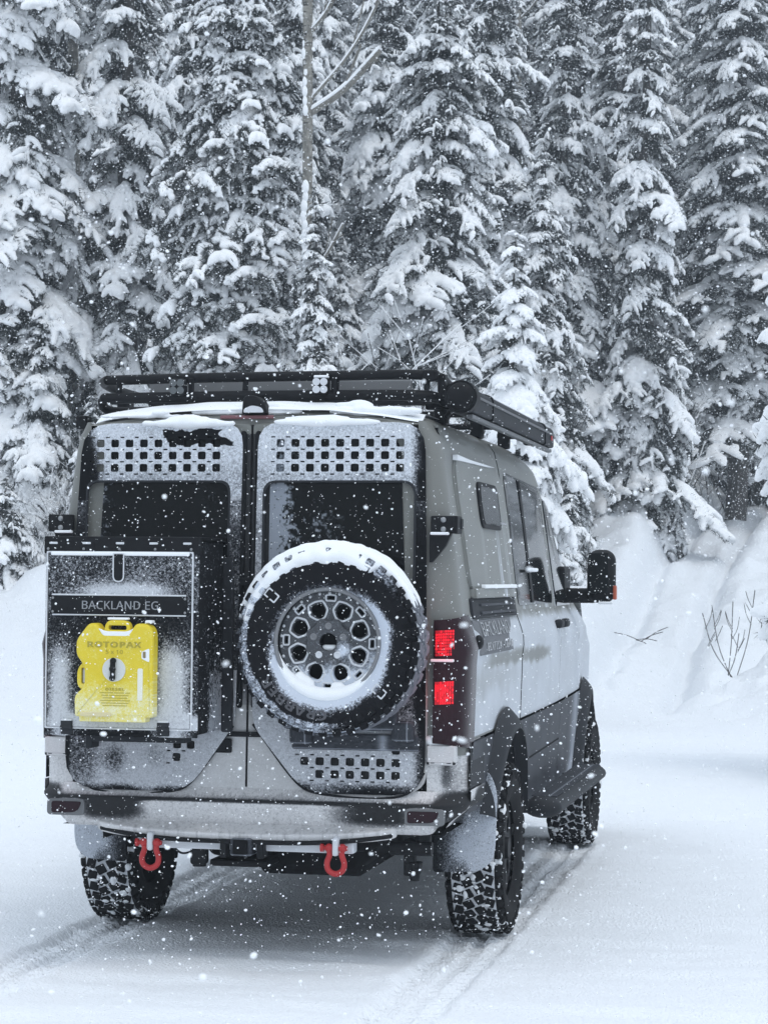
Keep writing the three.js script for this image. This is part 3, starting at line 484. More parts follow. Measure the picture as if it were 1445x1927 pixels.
// ---- side shell pieces. A panel is a grid over (z, y) on the body's side, with a returned edge
const archCut = (z, r, zc) => { const d = Math.abs(z - zc); return d < r ? 0.40 + Math.sqrt(r * r - d * d) : 0; };
function sidePanel(sg, z0, z1, yb, yt, off = 0, nz = 40, ny = 26) {
  const g = grid(nz, ny, (a, b) => { const z = lerp(z0, z1, a), lo = yb(z), hi = yt(z), y = lerp(lo, hi, b); return [sg * (sideX(y, z) + off), y, z]; });
  if (sg < 0) flip(g);
  const p = g.attributes.position; return uvBy(g, (x, y, z) => sideUV(z, y));
}
function sidePatch(sg, pts, off, steps = 4, th = 0.0) {           // convex rounded shape in (z, y)
  const sh = roundPoly(pts).getPoints(6); let cz = 0, cy = 0; sh.forEach((p) => { cz += p.x; cy += p.y; }); cz /= sh.length; cy /= sh.length;
  const n = sh.length, g = grid(n, steps + (th ? 1 : 0), (a, b) => { const p = sh[Math.round(a * n) % n], k0 = th ? Math.min(1, b * (steps + 1) / steps) : b, rim = th && b > 0.999; const z = cz + (p.x - cz) * k0, y = cy + (p.y - cy) * k0; return [sg * (sideX(y, z) + off - (rim ? th : 0)), y, z]; });
  if (sg > 0) flip(g);
  return uvBy(g, (x, y, z) => sideUV(z, y));
}
const cladTop = (z) => 0.965 - 0.006 * (z + 1);
const wheelZ = [0.0, -3.72];
for (const sg of [1, -1]) {
  const low = (z) => Math.max(cladTop(z), archCut(z, 0.60, 0), archCut(z, 0.58, wheelZ[1]));
  const top = (z) => Math.min(2.325, roofTop(z));
  const q = mk('rear_quarter_panel', sidePanel(sg, 1.0, -0.56, low, top, 0, 60, 30), M.side, van);
  const sd = sub('sliding_door', van), fd = sub('front_door', van);
  mk('door_panel', sidePanel(sg, -0.575, -2.12, low, top, 0.002, 40, 30), M.side, sd);
  mk('door_panel', sidePanel(sg, -2.135, -3.28, low, top, 0.001, 30, 30), M.side, fd);
  mk('front_fender', sidePanel(sg, -3.295, -4.55, low, (z) => Math.max(roofTop(z), low(z) + 0.02), 0, 40, 14), M.side, van);
  // raised window plug with its small window
  const plug = mk('window_plug', sidePatch(sg, [[0.78, 1.60, 0.1], [-0.50, 1.60, 0.1], [-0.50, 2.185, 0.13], [0.86, 2.185, 0.16]], 0.016, 5, 0.018), M.side, van);
  mk('plug_sill', sidePatch(sg, [[0.74, 1.565, 0.01], [-0.5, 1.565, 0.01], [-0.5, 1.61, 0.01], [0.74, 1.61, 0.01]], 0.028, 3, 0.03), M.side, van);
  mk('sill_snow', sidePatch(sg, [[0.50, 1.608, 0.005], [-0.5, 1.608, 0.005], [-0.5, 1.626, 0.005], [0.50, 1.626, 0.005]], 0.034, 3, 0.03), M.snow, van);
  mk('plug_snow', sidePatch(sg, [[0.80, 2.172, 0.006], [-0.10, 2.184, 0.004], [-0.30, 2.192, 0.003], [0.45, 2.192, 0.006], [0.78, 2.198, 0.01]], 0.024, 3, 0.022), M.snow, van);
  const w = mk('small_window', sidePatch(sg, [[0.33, 1.885, 0.07], [-0.27, 1.885, 0.07], [-0.27, 2.10, 0.07], [0.33, 2.10, 0.07]], 0.027, 4, 0.014), M.black, van);
  mk('pane', sidePatch(sg, [[0.28, 1.905, 0.05], [-0.22, 1.905, 0.05], [-0.22, 2.08, 0.05], [0.28, 2.08, 0.05]], 0.030, 4), M.dullGlass, w);
  if (sg > 0) mk('window_latch', rb(0.012, 0.012, 0.16, 0.915, 1.915, -0.12), M.clear, w);
  // vent strip under the plug, sliding rail
  const vent = mk('side_vent', sidePatch(sg, [[0.80, 1.475, 0.015], [-0.53, 1.475, 0.015], [-0.53, 1.565, 0.015], [0.80, 1.565, 0.015]], 0.012, 4, 0.014), M.plastic, van);
  for (const y of [1.50, 1.535]) mk('louvre', sidePatch(sg, [[0.60, y - 0.006, 0.003], [-0.44, y - 0.006, 0.003], [-0.44, y + 0.006, 0.003], [0.60, y + 0.006, 0.003]], 0.022, 2, 0.012), M.clad, vent);
  // door windows
  const sw = mk('window', sidePatch(sg, [[-0.68, 1.52, 0.05], [-2.06, 1.52, 0.06], [-2.06, 2.16, 0.08], [-0.68, 2.19, 0.08]], 0.006, 6, 0.008), M.glass, sd);
  mk('window_bar', sidePatch(sg, [[-1.16, 1.53, 0.0], [-1.24, 1.53, 0.0], [-1.24, 2.17, 0.0], [-1.16, 2.17, 0.0]], 0.011, 4, 0.01), M.black, sw);
  if (sg > 0) mk('ledge_snow', rb(0.02, 0.02, 0.22, 0.925, 1.70, -1.15), M.snow, sw);
  mk('window', sidePatch(sg, [[-2.24, 1.50, 0.04], [-3.24, 1.50, 0.04], [-3.16, 1.66, 0.05], [-2.72, 2.06, 0.09], [-2.24, 2.12, 0.08]], 0.007, 6, 0.008), M.glass, fd);
  mk('handle', rb(0.045, 0.05, 0.13, sg * (sideX(1.405, -2.0) + 0.018), 1.405, -1.98, 0.018), M.plastic, sd);
  mk('handle', rb(0.045, 0.05, 0.13, sg * (sideX(1.405, -2.3) + 0.018), 1.405, -2.28, 0.018), M.plastic, fd);
  // cladding below, as separate pieces at the door gaps
  const clow = (r) => (z) => Math.max(0.50, archCut(z, r, 0), archCut(z, 0.52, wheelZ[1])), ct = (z) => Math.max(cladTop(z) - 0.004, archCut(z, 0.55, 0) + 0.02);
  for (const [a, b] of [[-0.30, -0.565], [-0.575, -2.12], [-2.13, -3.29]]) mk('lower_cladding', sidePanel(sg, a, b, clow(0.53), ct, 0.018, 24, 12), M.clad, van);
  mk('lower_cladding', sidePanel(sg, 0.98, 0.42, (z) => Math.max(0.64, clow(0.53)(z)), ct, 0.018, 24, 12), M.clad, van);
  mk('cladding_rib', sidePatch(sg, [[-0.60, 0.735, 0.0], [-2.1, 0.755, 0.0], [-2.1, 0.765, 0.0], [-0.60, 0.745, 0.0]], 0.021, 2, 0.0), M.dark, van);
  // wheel-arch flares
  for (const [zc, r] of [[0, 0.53], [wheelZ[1], 0.52]]) {
    const a0 = zc === 0 ? 0.30 : 0.1, a1 = Math.PI - 0.15;
    const g = grid(36, 6, (a, b) => { const an = lerp(a0, a1, a), k = b, rr = r + 0.10 * (1 - k), z = zc + Math.cos(an) * rr, y = 0.42 + Math.sin(an) * rr, xo = sideX(Math.max(y, 0.6), z) + 0.012 + 0.065 * Math.sin(k * Math.PI * 0.5) ; return [sg * xo, y, z]; });
    const inner = grid(36, 2, (a, b) => { const an = lerp(a0, a1, a), z = zc + Math.cos(an) * r, y = 0.42 + Math.sin(an) * r; return [sg * lerp(sideX(Math.max(y, 0.6), z) + 0.077, 0.66, b), y, z]; });
    mk('wheel_arch', [g, inner], M.plastic, van);
  }
  // running board: a thick ribbed step
  const bx = sg * 1.045, rbg = new THREE.CapsuleGeometry(0.085, 2.1, 6, 18).rotateX(Math.PI / 2).scale(1.15, 0.62, 1).translate(bx, 0.515, -1.72);
  const rbd = sub('running_board', van); mk('board', rbg, M.plastic, rbd);
  const ribs = []; for (let i = 0; i < 34; i++) ribs.push(rb(0.13, 0.006, 0.022, bx, 0.5685, -0.72 - i * 0.06, 0.002, 1)); mk('tread_rib', ribs, M.clad, rbd);
  for (const z of [-0.9, -2.5]) mk('bracket', cyl(0.022, 0.022, [sg * 0.8, 0.52, z], [bx, 0.505, z]), M.black, rbd);
  // mirror
  const mi = sub('side_mirror', van), mx = sg * 1.082;
  mk('housing', rb(0.172, 0.32, 0.15, mx, 1.672, -3.02, 0.07, 5), M.black, mi);
  mk('mirror_glass', rb(0.12, 0.245, 0.01, mx - sg * 0.01, 1.69, -2.937, 0.02), M.dullGlass, mi);
  mk('arm', [rb(0.22, 0.09, 0.09, sg * 0.945, 1.555, -3.06, 0.03), rb(0.05, 0.22, 0.3, sg * 0.845, 1.62, -3.08, 0.02)], M.black, mi);
  mk('turn_signal', rb(0.022, 0.085, 0.05, sg * 1.166, 1.575, -2.99, 0.008), M.orange, mi);
  mk('mirror_snow', rb(0.09, 0.016, 0.05, sg * 1.115, 1.513, -2.96, 0.008), M.snow, mi);
}
// dark inner shell closes the gaps between the panels
{
  const g = grid(44, 40, (a, b) => { const z = lerp(1.08, -4.5, a), t = b * 2 - 1, sg = t < 0 ? -1 : 1, k = 1 - Math.abs(t), top = Math.max(roofTop(z), 1.12); if (k > 0.8) { const q = (k - 0.8) / 0.2; return [sg * (sideX(top, z) - 0.03) * (1 - q), top - 0.015 + 0.04 * q * (z > -2 ? 1 : 0.4), z]; } const y = lerp(0.5, top - 0.012, k / 0.8); return [sg * (sideX(y, z) - 0.025 - (y < 1.05 ? 0.22 : 0)), y, z]; });
  const fl = grid(2, 2, (a, b) => [lerp(-0.85, 0.85, a), 0.56, lerp(1.08, -4.4, b)]), bk = grid(2, 2, (a, b) => [lerp(-0.8, 0.8, a), lerp(0.56, 2.3, b), 1.06 + leanZ(lerp(0.56, 2.3, b))]), fr = grid(2, 2, (a, b) => [lerp(-0.75, 0.75, a), lerp(0.5, 1.12, b), -4.5]);
  mk('body_shell', [g, fl, bk, fr], M.dark, van);
  // windscreen and bonnet at the front
  mk('windscreen', flip(grid(12, 8, (a, b) => { const z = lerp(-3.85, -2.6, b), y = roofTop(z) + 0.012, w = sideX(y, z) - 0.05; return [lerp(-w, w, a), y + 0.03 * (1 - (2 * a - 1) ** 2), z - 0.05 * (1 - (2 * a - 1) ** 2)]; })), M.glass, van);
  mk('bonnet', grid(12, 6, (a, b) => { const z = lerp(-3.86, -4.58, b), y = lerp(1.52, 1.12, b ** 1.3), w = sideX(1.2, z) - 0.02; return [lerp(-w, w, a), y + 0.02 * (1 - (2 * a - 1) ** 2), z]; }), M.side, van);
  mk('front_bumper', rb(1.6, 0.5, 0.22, 0, 0.75, -4.58, 0.08, 3), M.plastic, van);
}
// roof
{
  const RP = [[0.768, 2.325], [0.75, 2.340], [0.705, 2.361], [0.6, 2.382], [0.4, 2.402], [0.2, 2.412], [0, 2.415]];
  const at = (k) => { const f = k * (RP.length - 1), i = Math.min(RP.length - 2, Math.floor(f)), t = f - i; return [lerp(RP[i][0], RP[i + 1][0], t), lerp(RP[i][1], RP[i + 1][1], t)]; };
  const g = grid(60, 32, (a, b) => { const z = lerp(1.125, -2.6, a), t = b * 2 - 1, sg = t < 0 ? 1 : -1, [x, y] = at(1 - Math.abs(t)), drop = roofTop(z) - 2.325, wf = (z < -1.7 ? sideX(2.32 + drop, z) / 0.772 : 1), edge = 0.055 * Math.pow(ss(0.95, 1.125, z), 2); return [sg * x * wf * (1 - 0.02 * ss(0.95, 1.125, z)), y + drop - edge - (0), z + leanZ(2.3)]; });
  uvBy(g, (x, y, z) => [x * 0.4 + 0.5, 0.965 + 0.0 * z]);
  mk('roof', g, M.paint, van);
  const hd = grid(40, 3, (a, b) => { const x = lerp(-0.755, 0.755, a), top = 2.355 - 0.05 * Math.pow(Math.abs(x) / 0.8, 3); return [x, lerp(2.31, top, b), lerp(1.135, 1.118, b) + leanZ(2.3)]; });
  mk('rear_roof_edge', hd, M.paint, van);
  // brake light strip under the fin
  mk('high_brake_lamp', rb(0.24, 0.016, 0.012, -0.03, 2.345, 1.09, 0.004), std({ color: lin(0.22, 0.10, 0.11), roughness: 0.7 }), van);
}
// rear pillars: rounded corner between the doors and the side
for (const sg of [1, -1]) {
  const g = grid(14, 24, (a, b) => { const y = lerp(0.90, 2.325, b), xs = sideX(y, 1), an = a * Math.PI / 2, x0 = 0.785 - 0.055 * ss(1.2, 2.3, y), k = 0.85; const cx = Math.pow(Math.sin(an), k), cz = Math.pow(Math.cos(an), k); return [sg * (x0 + (xs - x0) * cx), y, 1.0 + (0.15 + leanZ(y)) * cz]; });
  if (sg > 0) flip(g); uvBy(g, (x, y, z) => sideUV(2.29 - z, Math.max(y, 1.55)));
  mk('rear_pillar', sg > 0 ? flip(g) : g, M.paint, van);
}
// rear doors
for (const sg of [1, -1]) {
  const d = sub('rear_door', van), mir = (p) => p.map(([x, y, r]) => [sg * x, y, r]);
  const sk = roundPoly(mir([[0.004, 0.74, 0.01], [0.785, 0.74, 0.1], [0.785, 1.2, 0.3], [0.745, 2.315, 0.1], [0.004, 2.315, 0.02]]));
  mk('door_skin', uvBy(lean(ext(sk, 0.03, HL - 0.05, 0.004)), (x, y) => rearUV(x, y)), M.rearPaint, d);
  const gl = roundPoly(mir([[0.085, 1.58, 0.07], [0.685, 1.58, 0.07], [0.655, 2.262, 0.08], [0.085, 2.262, 0.07]]));
  mk('window', uvBy(lean(ext(gl, 0.01, HL - 0.019)), (x, y) => rearUV(x, y)), M.rearGlass, d);
  // perforated guard panel
  const out = sg > 0 ? [[0.026, 1.1, 0.1], [0.034, 2.319, 0.10], [0.765, 2.316, 0.12], [0.780, 1.625, 0.2], [0.784, 0.733, 0.14], [0.262, 0.733, 0.1], [0.036, 1.008, 0.05]]
    : [[-0.046, 1.05, 0.05], [-0.034, 2.319, 0.10], [-0.757, 2.316, 0.13], [-0.800, 1.5, 0.2], [-0.812, 0.725, 0.16], [-0.255, 0.725, 0.1], [-0.062, 1.0, 0.04]];
  const sh = roundPoly(out), hole = (x, y, w, h, r) => sh.holes.push(rect(x - w / 2, y - h / 2, x + w / 2, y + h / 2, r, THREE.Path));
  if (sg > 0) sh.holes.push(rect(0.062, 1.60, 0.727, 2.064, 0.06, THREE.Path)); else sh.holes.push(rect(-0.735, 1.60, -0.089, 2.064, 0.05, THREE.Path));
  for (let r = 0; r < 3; r++) for (let i = 0; i < 9; i++) {
    const x = (sg > 0 ? 0.133 : -0.677) + i * 0.0656, y = 2.229 - r * 0.0535; hole(x, y, 0.036, 0.034, 0.009);
    hole(x - 0.0328, y + 0.0265, 0.019, 0.006, 0.002); if (r === 2) hole(x - 0.0328, y - 0.0275, 0.019, 0.006, 0.002);
  }
  if (sg > 0) {
    for (let i = 0; i < 7; i++) { hole(0.262 + i * 0.0659, 0.869, 0.037, 0.034, 0.009); hole(0.262 + (i + 0.5) * 0.0659 - 0.0659, 0.896, 0.018, 0.006, 0.002); if (i) { hole(0.262 + i * 0.0659, 0.815, 0.037, 0.034, 0.009); hole(0.262 + (i - 0.5) * 0.0659, 0.842, 0.018, 0.006, 0.002); hole(0.262 + (i - 0.5) * 0.0659, 0.787, 0.018, 0.006, 0.002); } }
    for (const y of [0.922, 0.976, 1.034]) { hole(0.657, y, 0.036, 0.034, 0.009); hole(0.610, y - 0.026, 0.016, 0.006, 0.002); }
  } else { for (const [x, y] of [[-0.303, 0.926], [-0.243, 0.926], [-0.305, 0.872]]) hole(x, y, 0.036, 0.034, 0.009); for (const [x, y] of [[-0.273, 0.952], [-0.34, 0.899], [-0.273, 0.899], [-0.342, 0.846]]) hole(x, y, 0.016, 0.006, 0.002); }
  mk('guard_panel', uvBy(lean(ext(sh, 0.006, HL + 0.004, 0.0015, 4)), (x, y) => rearUV(x, y)), M.panel, d);
  // panel rim (folded edge) along the diagonal and the bottom
  const rim = sg > 0 ? [[0.03, 1.02], [0.24, 0.765], [0.30, 0.737], [0.70, 0.737], [0.78, 0.83]] : [[-0.056, 1.01], [-0.245, 0.76], [-0.30, 0.73], [-0.69, 0.73], [-0.80, 0.84]];
  mk('panel_rim', leanKeep(tube(rim.map(([x, y]) => [x, y, HL + 0.004]), 0.0055, 60, 6)), M.black, d);
  mk('window_seal', lean(ext((() => { const a = sg > 0 ? rect(0.058, 1.596, 0.731, 2.068, 0.062) : rect(-0.739, 1.596, -0.085, 2.068, 0.052); a.holes.push(sg > 0 ? rect(0.068, 1.606, 0.721, 2.058, 0.058, THREE.Path) : rect(-0.729, 1.606, -0.095, 2.058, 0.05, THREE.Path)); return a; })(), 0.008, HL + 0.0035, 0.002)), M.plastic, d);
  // hinges on the pillar
  for (const [y, s] of [[1.88, 1], [0.905, 0]]) if (s) {
    mk('hinge', [rb(0.10, 0.075, 0.03, sg * 0.845, y, 1.14, 0.006), rb(0.03, 0.075, 0.12, sg * 0.895, y, 1.09, 0.006), rb(0.02, 0.045, 0.05, sg * 0.905, y + 0.005, 1.05, 0.004)], M.black, d);
    const hp = new THREE.Shape([[0.79, 1.845], [0.885, 1.845], [0.86, 1.79], [0.80, 1.72], [0.79, 1.72]].map(([x, yy]) => new THREE.Vector2(sg * x, yy)));
    mk('hinge_bracket', ext(hp, 0.03, 1.12), M.black, d);
    mk('hinge_snow', rb(0.08, 0.012, 0.03, sg * 0.835, 1.842, 1.155, 0.005), M.snow, d);
    for (const dy of [-0.02, 0.02]) mk('hinge_bolt', new THREE.SphereGeometry(0.012, 10, 8).scale(1, 1, 0.6).translate(sg * 0.85, y + dy, 1.157), M.steel, d);
  }
  mk('corner_hinge', rb(0.125, 0.085, 0.06, sg * 0.848, 0.905, 1.13, 0.008), M.bumper, d);
  mk('corner_snow', blob([[sg * 0.80, 0.965, 1.13, sg * 0.90, 0.955, 1.12, 0.032, 0.02], [sg * 0.835, 0.98, 1.13, sg * 0.86, 0.975, 1.13, 0.026, 0.024]], [sg * 0.85 - 0.12, 0.9, 1.03], [sg * 0.85 + 0.12, 1.05, 1.22], 26, 0.7, 40, 5, 1.3), M.snow, d);
}
mk('door_seam', lean(ext(rect(-0.004, 0.75, 0.004, 2.31), 0.004, HL - 0.022)), M.dark, van);
for (const x of [-0.036, 0.03]) mk('door_seal', leanKeep(capTube([[x, 1.1, HL - 0.012], [x, 1.7, HL - 0.012], [x, 2.27, HL - 0.012]], 0.014, 20, 8)), M.black, van);
mk('hinge_clasp', rb(0.07, 0.035, 0.03, 0.0, 1.63, HL + 0.005), M.black, van);
mk('plate_recess', rb(0.30, 0.022, 0.02, -0.02, 0.975, HL - 0.012, 0.004), M.black, van);
mk('door_latch', rb(0.085, 0.062, 0.02, -0.105, 0.925, HL - 0.008, 0.008), M.black, van);
// tail lamps
for (const sg of [1, -1]) {
  const t = sub('tail_lamp', van);
  const g = grid(12, 8, (a, b) => { const y = lerp(0.955, 1.475, b) + 0.02 * a * b, an = a * Math.PI / 2, k = 0.6, x0 = 0.812, x1 = sideX(y, 0.93) + 0.012, cx = Math.pow(Math.sin(an), k), cz = Math.pow(Math.cos(an), k), bulge = 1; return [sg * (x0 + (x1 - x0) * cx), y - 0.03 * (1 - b) * a, 0.93 + (0.245 + leanZ(y)) * cz]; });
  mk('lens', sg > 0 ? g : flip(g), M.lens, t);
  for (const [y0, y1] of [[1.322, 1.432], [1.118, 1.215]]) {
    const lit = [[], []]; for (let i = 0; i < 8; i++) for (let j = 0; j < 9; j++) lit[h2(i * 7 + j, j * 3) < 0.4 || Math.hypot(i - 4.5, j - 3.5) < 1.3 ? 1 : 0].push(rb(0.0082, 0.0102, 0.006, sg * (0.826 + i * 0.0098), lerp(y0, y1, (j + 0.5) / 9) + i * 0.0006, 1.1785 + leanZ(y0) + 0.0025 - 0.0004 * i * i, 0.001, 1));
    tag(mk('lit_cell', lit[0], M.lit, t), null, null, null, 'stuff'); tag(mk('lit_cell', lit[1], M.litDim, t), null, null, null, 'stuff');
    const pl = new THREE.PointLight(new THREE.Color(1, 0.03, 0.05), 0.012); pl.position.set(sg * 0.86, (y0 + y1) / 2, 1.21); pl.castShadow = true; scene.add(pl);
  }
  mk('lamp_divider', rb(0.1, 0.012, 0.02, sg * 0.85, 1.305, 1.155, 0.004), M.snow, t);
}
if (true) { // camera pod beside the right lamp
  mk('side_marker', new THREE.SphereGeometry(0.032, 14, 10).scale(0.7, 1, 1.4).translate(0.955, 1.375, 0.84), M.black, van);
}
// side lettering plate
{
  const p = mk('side_decal', sidePatch(1, [[0.80, 1.315, 0.0], [-0.20, 1.315, 0.0], [-0.28, 1.47, 0.0], [0.86, 1.47, 0.0]], 0.006, 3, 0.004), std({ color: lin(0.13, 0.135, 0.145), roughness: 0.7 }), van);
  const put = (str, size, z, y, wide) => { const g = text(str, size, 0.002, sans, wide); g.rotateY(Math.PI / 2); bend(g, (x, yy, zz) => { const Y = y + yy, Z = z + zz; return [sideX(Y, Z) + 0.008 + x, Y, Z]; }); return g; };
  mk('lettering', [put('BACKLAND', 0.062, 0.27, 1.428, 2.0), put('EDITION GEAR', 0.036, 0.25, 1.35, 2.4)], M.clear, p);
}
// rear bumper, wraps the corners
{
  const prof = [[0.75, 0.0], [0.735, 0.012], [0.715, 0.03], [0.70, 0.055], [0.688, 0.058], [0.66, 0.052], [0.62, 0.042], [0.59, 0.03], [0.565, 0.0], [0.56, -0.10]];
  const g = grid(80, prof.length - 1, (a, b) => {
    const [y, o] = prof[Math.round(b * (prof.length - 1))]; const t = a * 2 - 1, sg = t < 0 ? -1 : 1, k = Math.abs(t);
    let x, z; if (k < 0.62) { x = k / 0.62 * 0.76; z = 1.15 + o; } else if (k < 0.8) { const an = (k - 0.62) / 0.18 * Math.PI / 2; x = 0.76 + (0.17 + o * 0.5) * Math.sin(an); z = 0.98 + (0.17 + o) * Math.cos(an); } else { x = 0.93 + o * 0.5; z = 0.98 - (k - 0.8) / 0.2 * 0.36; }
    return [sg * (x - 0.13 * ss(0.62, 0.80, k) * ss(0.70, 0.56, y)), y + 0.03 * ss(0.62, 0.8, k) * ss(0.62, 0.56, y), z];
  });
  const bp = sub('rear_bumper', van);
  mk('bumper_skin', uvBy(g, (x, y, z) => rearUV(clamp(x, -0.985, 0.985), y + (z < 0.97 ? 0 : 0))), M.bumper, bp);
  for (const sg of [1, -1]) {
    const c = grid(24, 8, (a, b) => { const y = lerp(0.73, 0.955, b), an = Math.min(1, a * 1.5) * Math.PI / 2; const x = 0.785 + 0.155 * Math.sin(an), z = 0.98 + 0.16 * Math.cos(an) - Math.max(0, a - 0.667) * 0.9; return [sg * x, y, z]; });
    mk('bumper_corner', uvBy(sg > 0 ? c : flip(c), (x, y, z) => rearUV(clamp(x, -0.98, 0.98), y)), M.bumper, bp);
    for (const [y0, y1, mt, o] of [[0.755, 0.955, M.plastic, 0], [0.585, 0.75, M.bumper, 0.004]]) { const sc = grid(10, 8, (a, b) => { const y = lerp(y0, y1, b); return [sg * (0.952 + o - 0.11 * ss(0.70, 0.575, y)), y, lerp(1.02, 0.64, a)]; }); mk('bumper_side', uvBy(sg > 0 ? sc : flip(sc), (x, y, z) => rearUV(sg * (0.78 + (1.02 - z) * 0.4), y)), mt, bp); }
    const rf = sub('reflector', bp); mk('bezel', leanKeep(ext(rect(sg * 0.79 - 0.085, 0.612, sg * 0.79 + 0.085, 0.682, 0.02), 0.014, 1.197, 0.003)), M.bumperGrey = std({ color: lin(0.16, 0.165, 0.17), roughness: 0.8 }), rf);
    const lr = sg * 0.785; mk('red_lens', ext(roundPoly([[lr - 0.068, 0.622, 0.012], [lr + 0.05, 0.626, 0.03], [lr + 0.068, 0.672, 0.012], [lr - 0.068, 0.672, 0.012]]), 0.008, 1.212, 0.002), M.lens, rf);
  }
  // slip plate with rounded ends standing out under the bumper
  const st = new THREE.Shape(); st.moveTo(-0.62, 0); st.lineTo(0.60, 0); st.quadraticCurveTo(0.70, 0.02, 0.64, 0.07); st.quadraticCurveTo(0.5, 0.15, 0, 0.165); st.quadraticCurveTo(-0.5, 0.15, -0.63, 0.08); st.quadraticCurveTo(-0.70, 0.02, -0.62, 0);
  mk('step_plate', uvBy(ext(st, 0.03, 0, 0.008, 12).rotateX(Math.PI / 2).rotateX(0.30).translate(0, 0.602, 1.13), (x, y, z) => rearUV(clamp(x * 0.55, -0.33, 0.33), 0.58 + (z - 1.1) * 0.3)), M.bumper, bp);
  mk('step_lip', capTube([[-0.63, 0.560, 1.195], [-0.5, 0.545, 1.245], [-0.3, 0.532, 1.277], [0, 0.530, 1.288], [0.3, 0.532, 1.277], [0.5, 0.545, 1.245], [0.64, 0.562, 1.19]], 0.010, 30, 8), M.black, bp);
}
// hitch, underbody
{
  const h = sub('tow_hitch', van);
  mk('cross_beam', rb(0.95, 0.055, 0.07, 0.02, 0.515, 1.21, 0.01), M.packed, h);
  mk('receiver', [rb(0.095, 0.075, 0.14, 0.02, 0.508, 1.24, 0.012)], M.clad, h); mk('receiver_mouth', rb(0.062, 0.062, 0.02, 0.02, 0.51, 1.315, 0.006), M.dark, h);
  mk('pin_plate', [rb(0.03, 0.08, 0.09, -0.06, 0.50, 1.25, 0.006), rb(0.03, 0.08, 0.09, 0.10, 0.50, 1.25, 0.006)], M.black, h);
  mk('trailer_socket', [rb(0.07, 0.075, 0.07, -0.19, 0.455, 1.2, 0.015), cyl(0.03, 0.03, [-0.19, 0.42, 1.2], [-0.19, 0.41, 1.2])], M.black, h);
  mk('cable', tube([[-0.31, 0.49, 1.2], [-0.26, 0.465, 1.22], [-0.2, 0.48, 1.2]], 0.005, 12, 6), M.black, h);
  const u = sub('underbody', van);
  mk('spare_cradle', [rb(0.26, 0.03, 0.3, -0.03, 0.42, 1.0, 0.01)], M.black, u);
  mk('fuel_tank', bend(rb(0.66, 0.22, 0.8, 0.24, 0.46, 0.55, 0.05, 3), (x, y, z) => [0.24 + (x - 0.24) * (y < 0.44 ? 0.72 : 1), y, z]), M.dark, u);
  mk('axle', [cyl(0.05, 0.05, [-0.75, 0.40, 0], [0.75, 0.40, 0]), new THREE.SphereGeometry(0.14, 16, 12).translate(0.05, 0.40, 0)], M.dark, u);
  mk('frame_rail', [rb(0.07, 0.14, 5, -0.5, 0.55, -1.4, 0.01), rb(0.07, 0.14, 5, 0.5, 0.55, -1.4, 0.01)], M.dark, u);
  mk('exhaust_box', rb(0.3, 0.16, 0.5, -0.2, 0.45, 0.3, 0.05, 3), M.dark, u);
  mk('hanger', [rb(0.05, 0.16, 0.05, 0.70, 0.46, 1.05, 0.01), cyl(0.03, 0.03, [0.62, 0.50, 1.08], [0.80, 0.50, 1.08]), rb(0.06, 0.10, 0.06, 0.76, 0.53, 1.05, 0.02), cyl(0.035, 0.02, [0.72, 0.44, 1.05], [0.72, 0.36, 1.05])], M.black, u);
}
// mud flaps
const flapTex = tex(256, 256, (u, v) => { const k = clamp(0.1 + 1.0 * ss(0.2, 0.75, u + 0.45 * (vn(u * 4, v * 4) - 0.5) + 0.35 * (0.4 - v)) + (vn(u * 110, v * 160) - 0.5) * 0.8 * ss(0, 0.3, u), 0, 1); return mix3([15, 16, 18], [182, 188, 197], k); });
for (const sg of [1, -1]) {
  const f = roundPoly([[0.715, 0.338, 0.02], [0.925, 0.345, 0.04], [0.985, 0.40, 0.07], [0.992, 0.70, 0.05], [0.95, 0.80, 0.05], [0.715, 0.80, 0.03]].map(([x, y, r]) => [sg * x, y, r]));
  const g = bend(ext(f, 0.012, 0.56, 0.002), (x, y, z) => [x, y, z + 0.06 * Math.pow((Math.abs(x) - 0.64) / 0.35, 2) * -1 + 0.05 * (0.76 - y)]);
  mk('mud_flap', uvBy(g, (x, y) => [(Math.abs(x) - 0.69) / 0.32, (y - 0.33) / 0.48]), dull({ map: flapTex, roughness: 0.9 }), van);
}
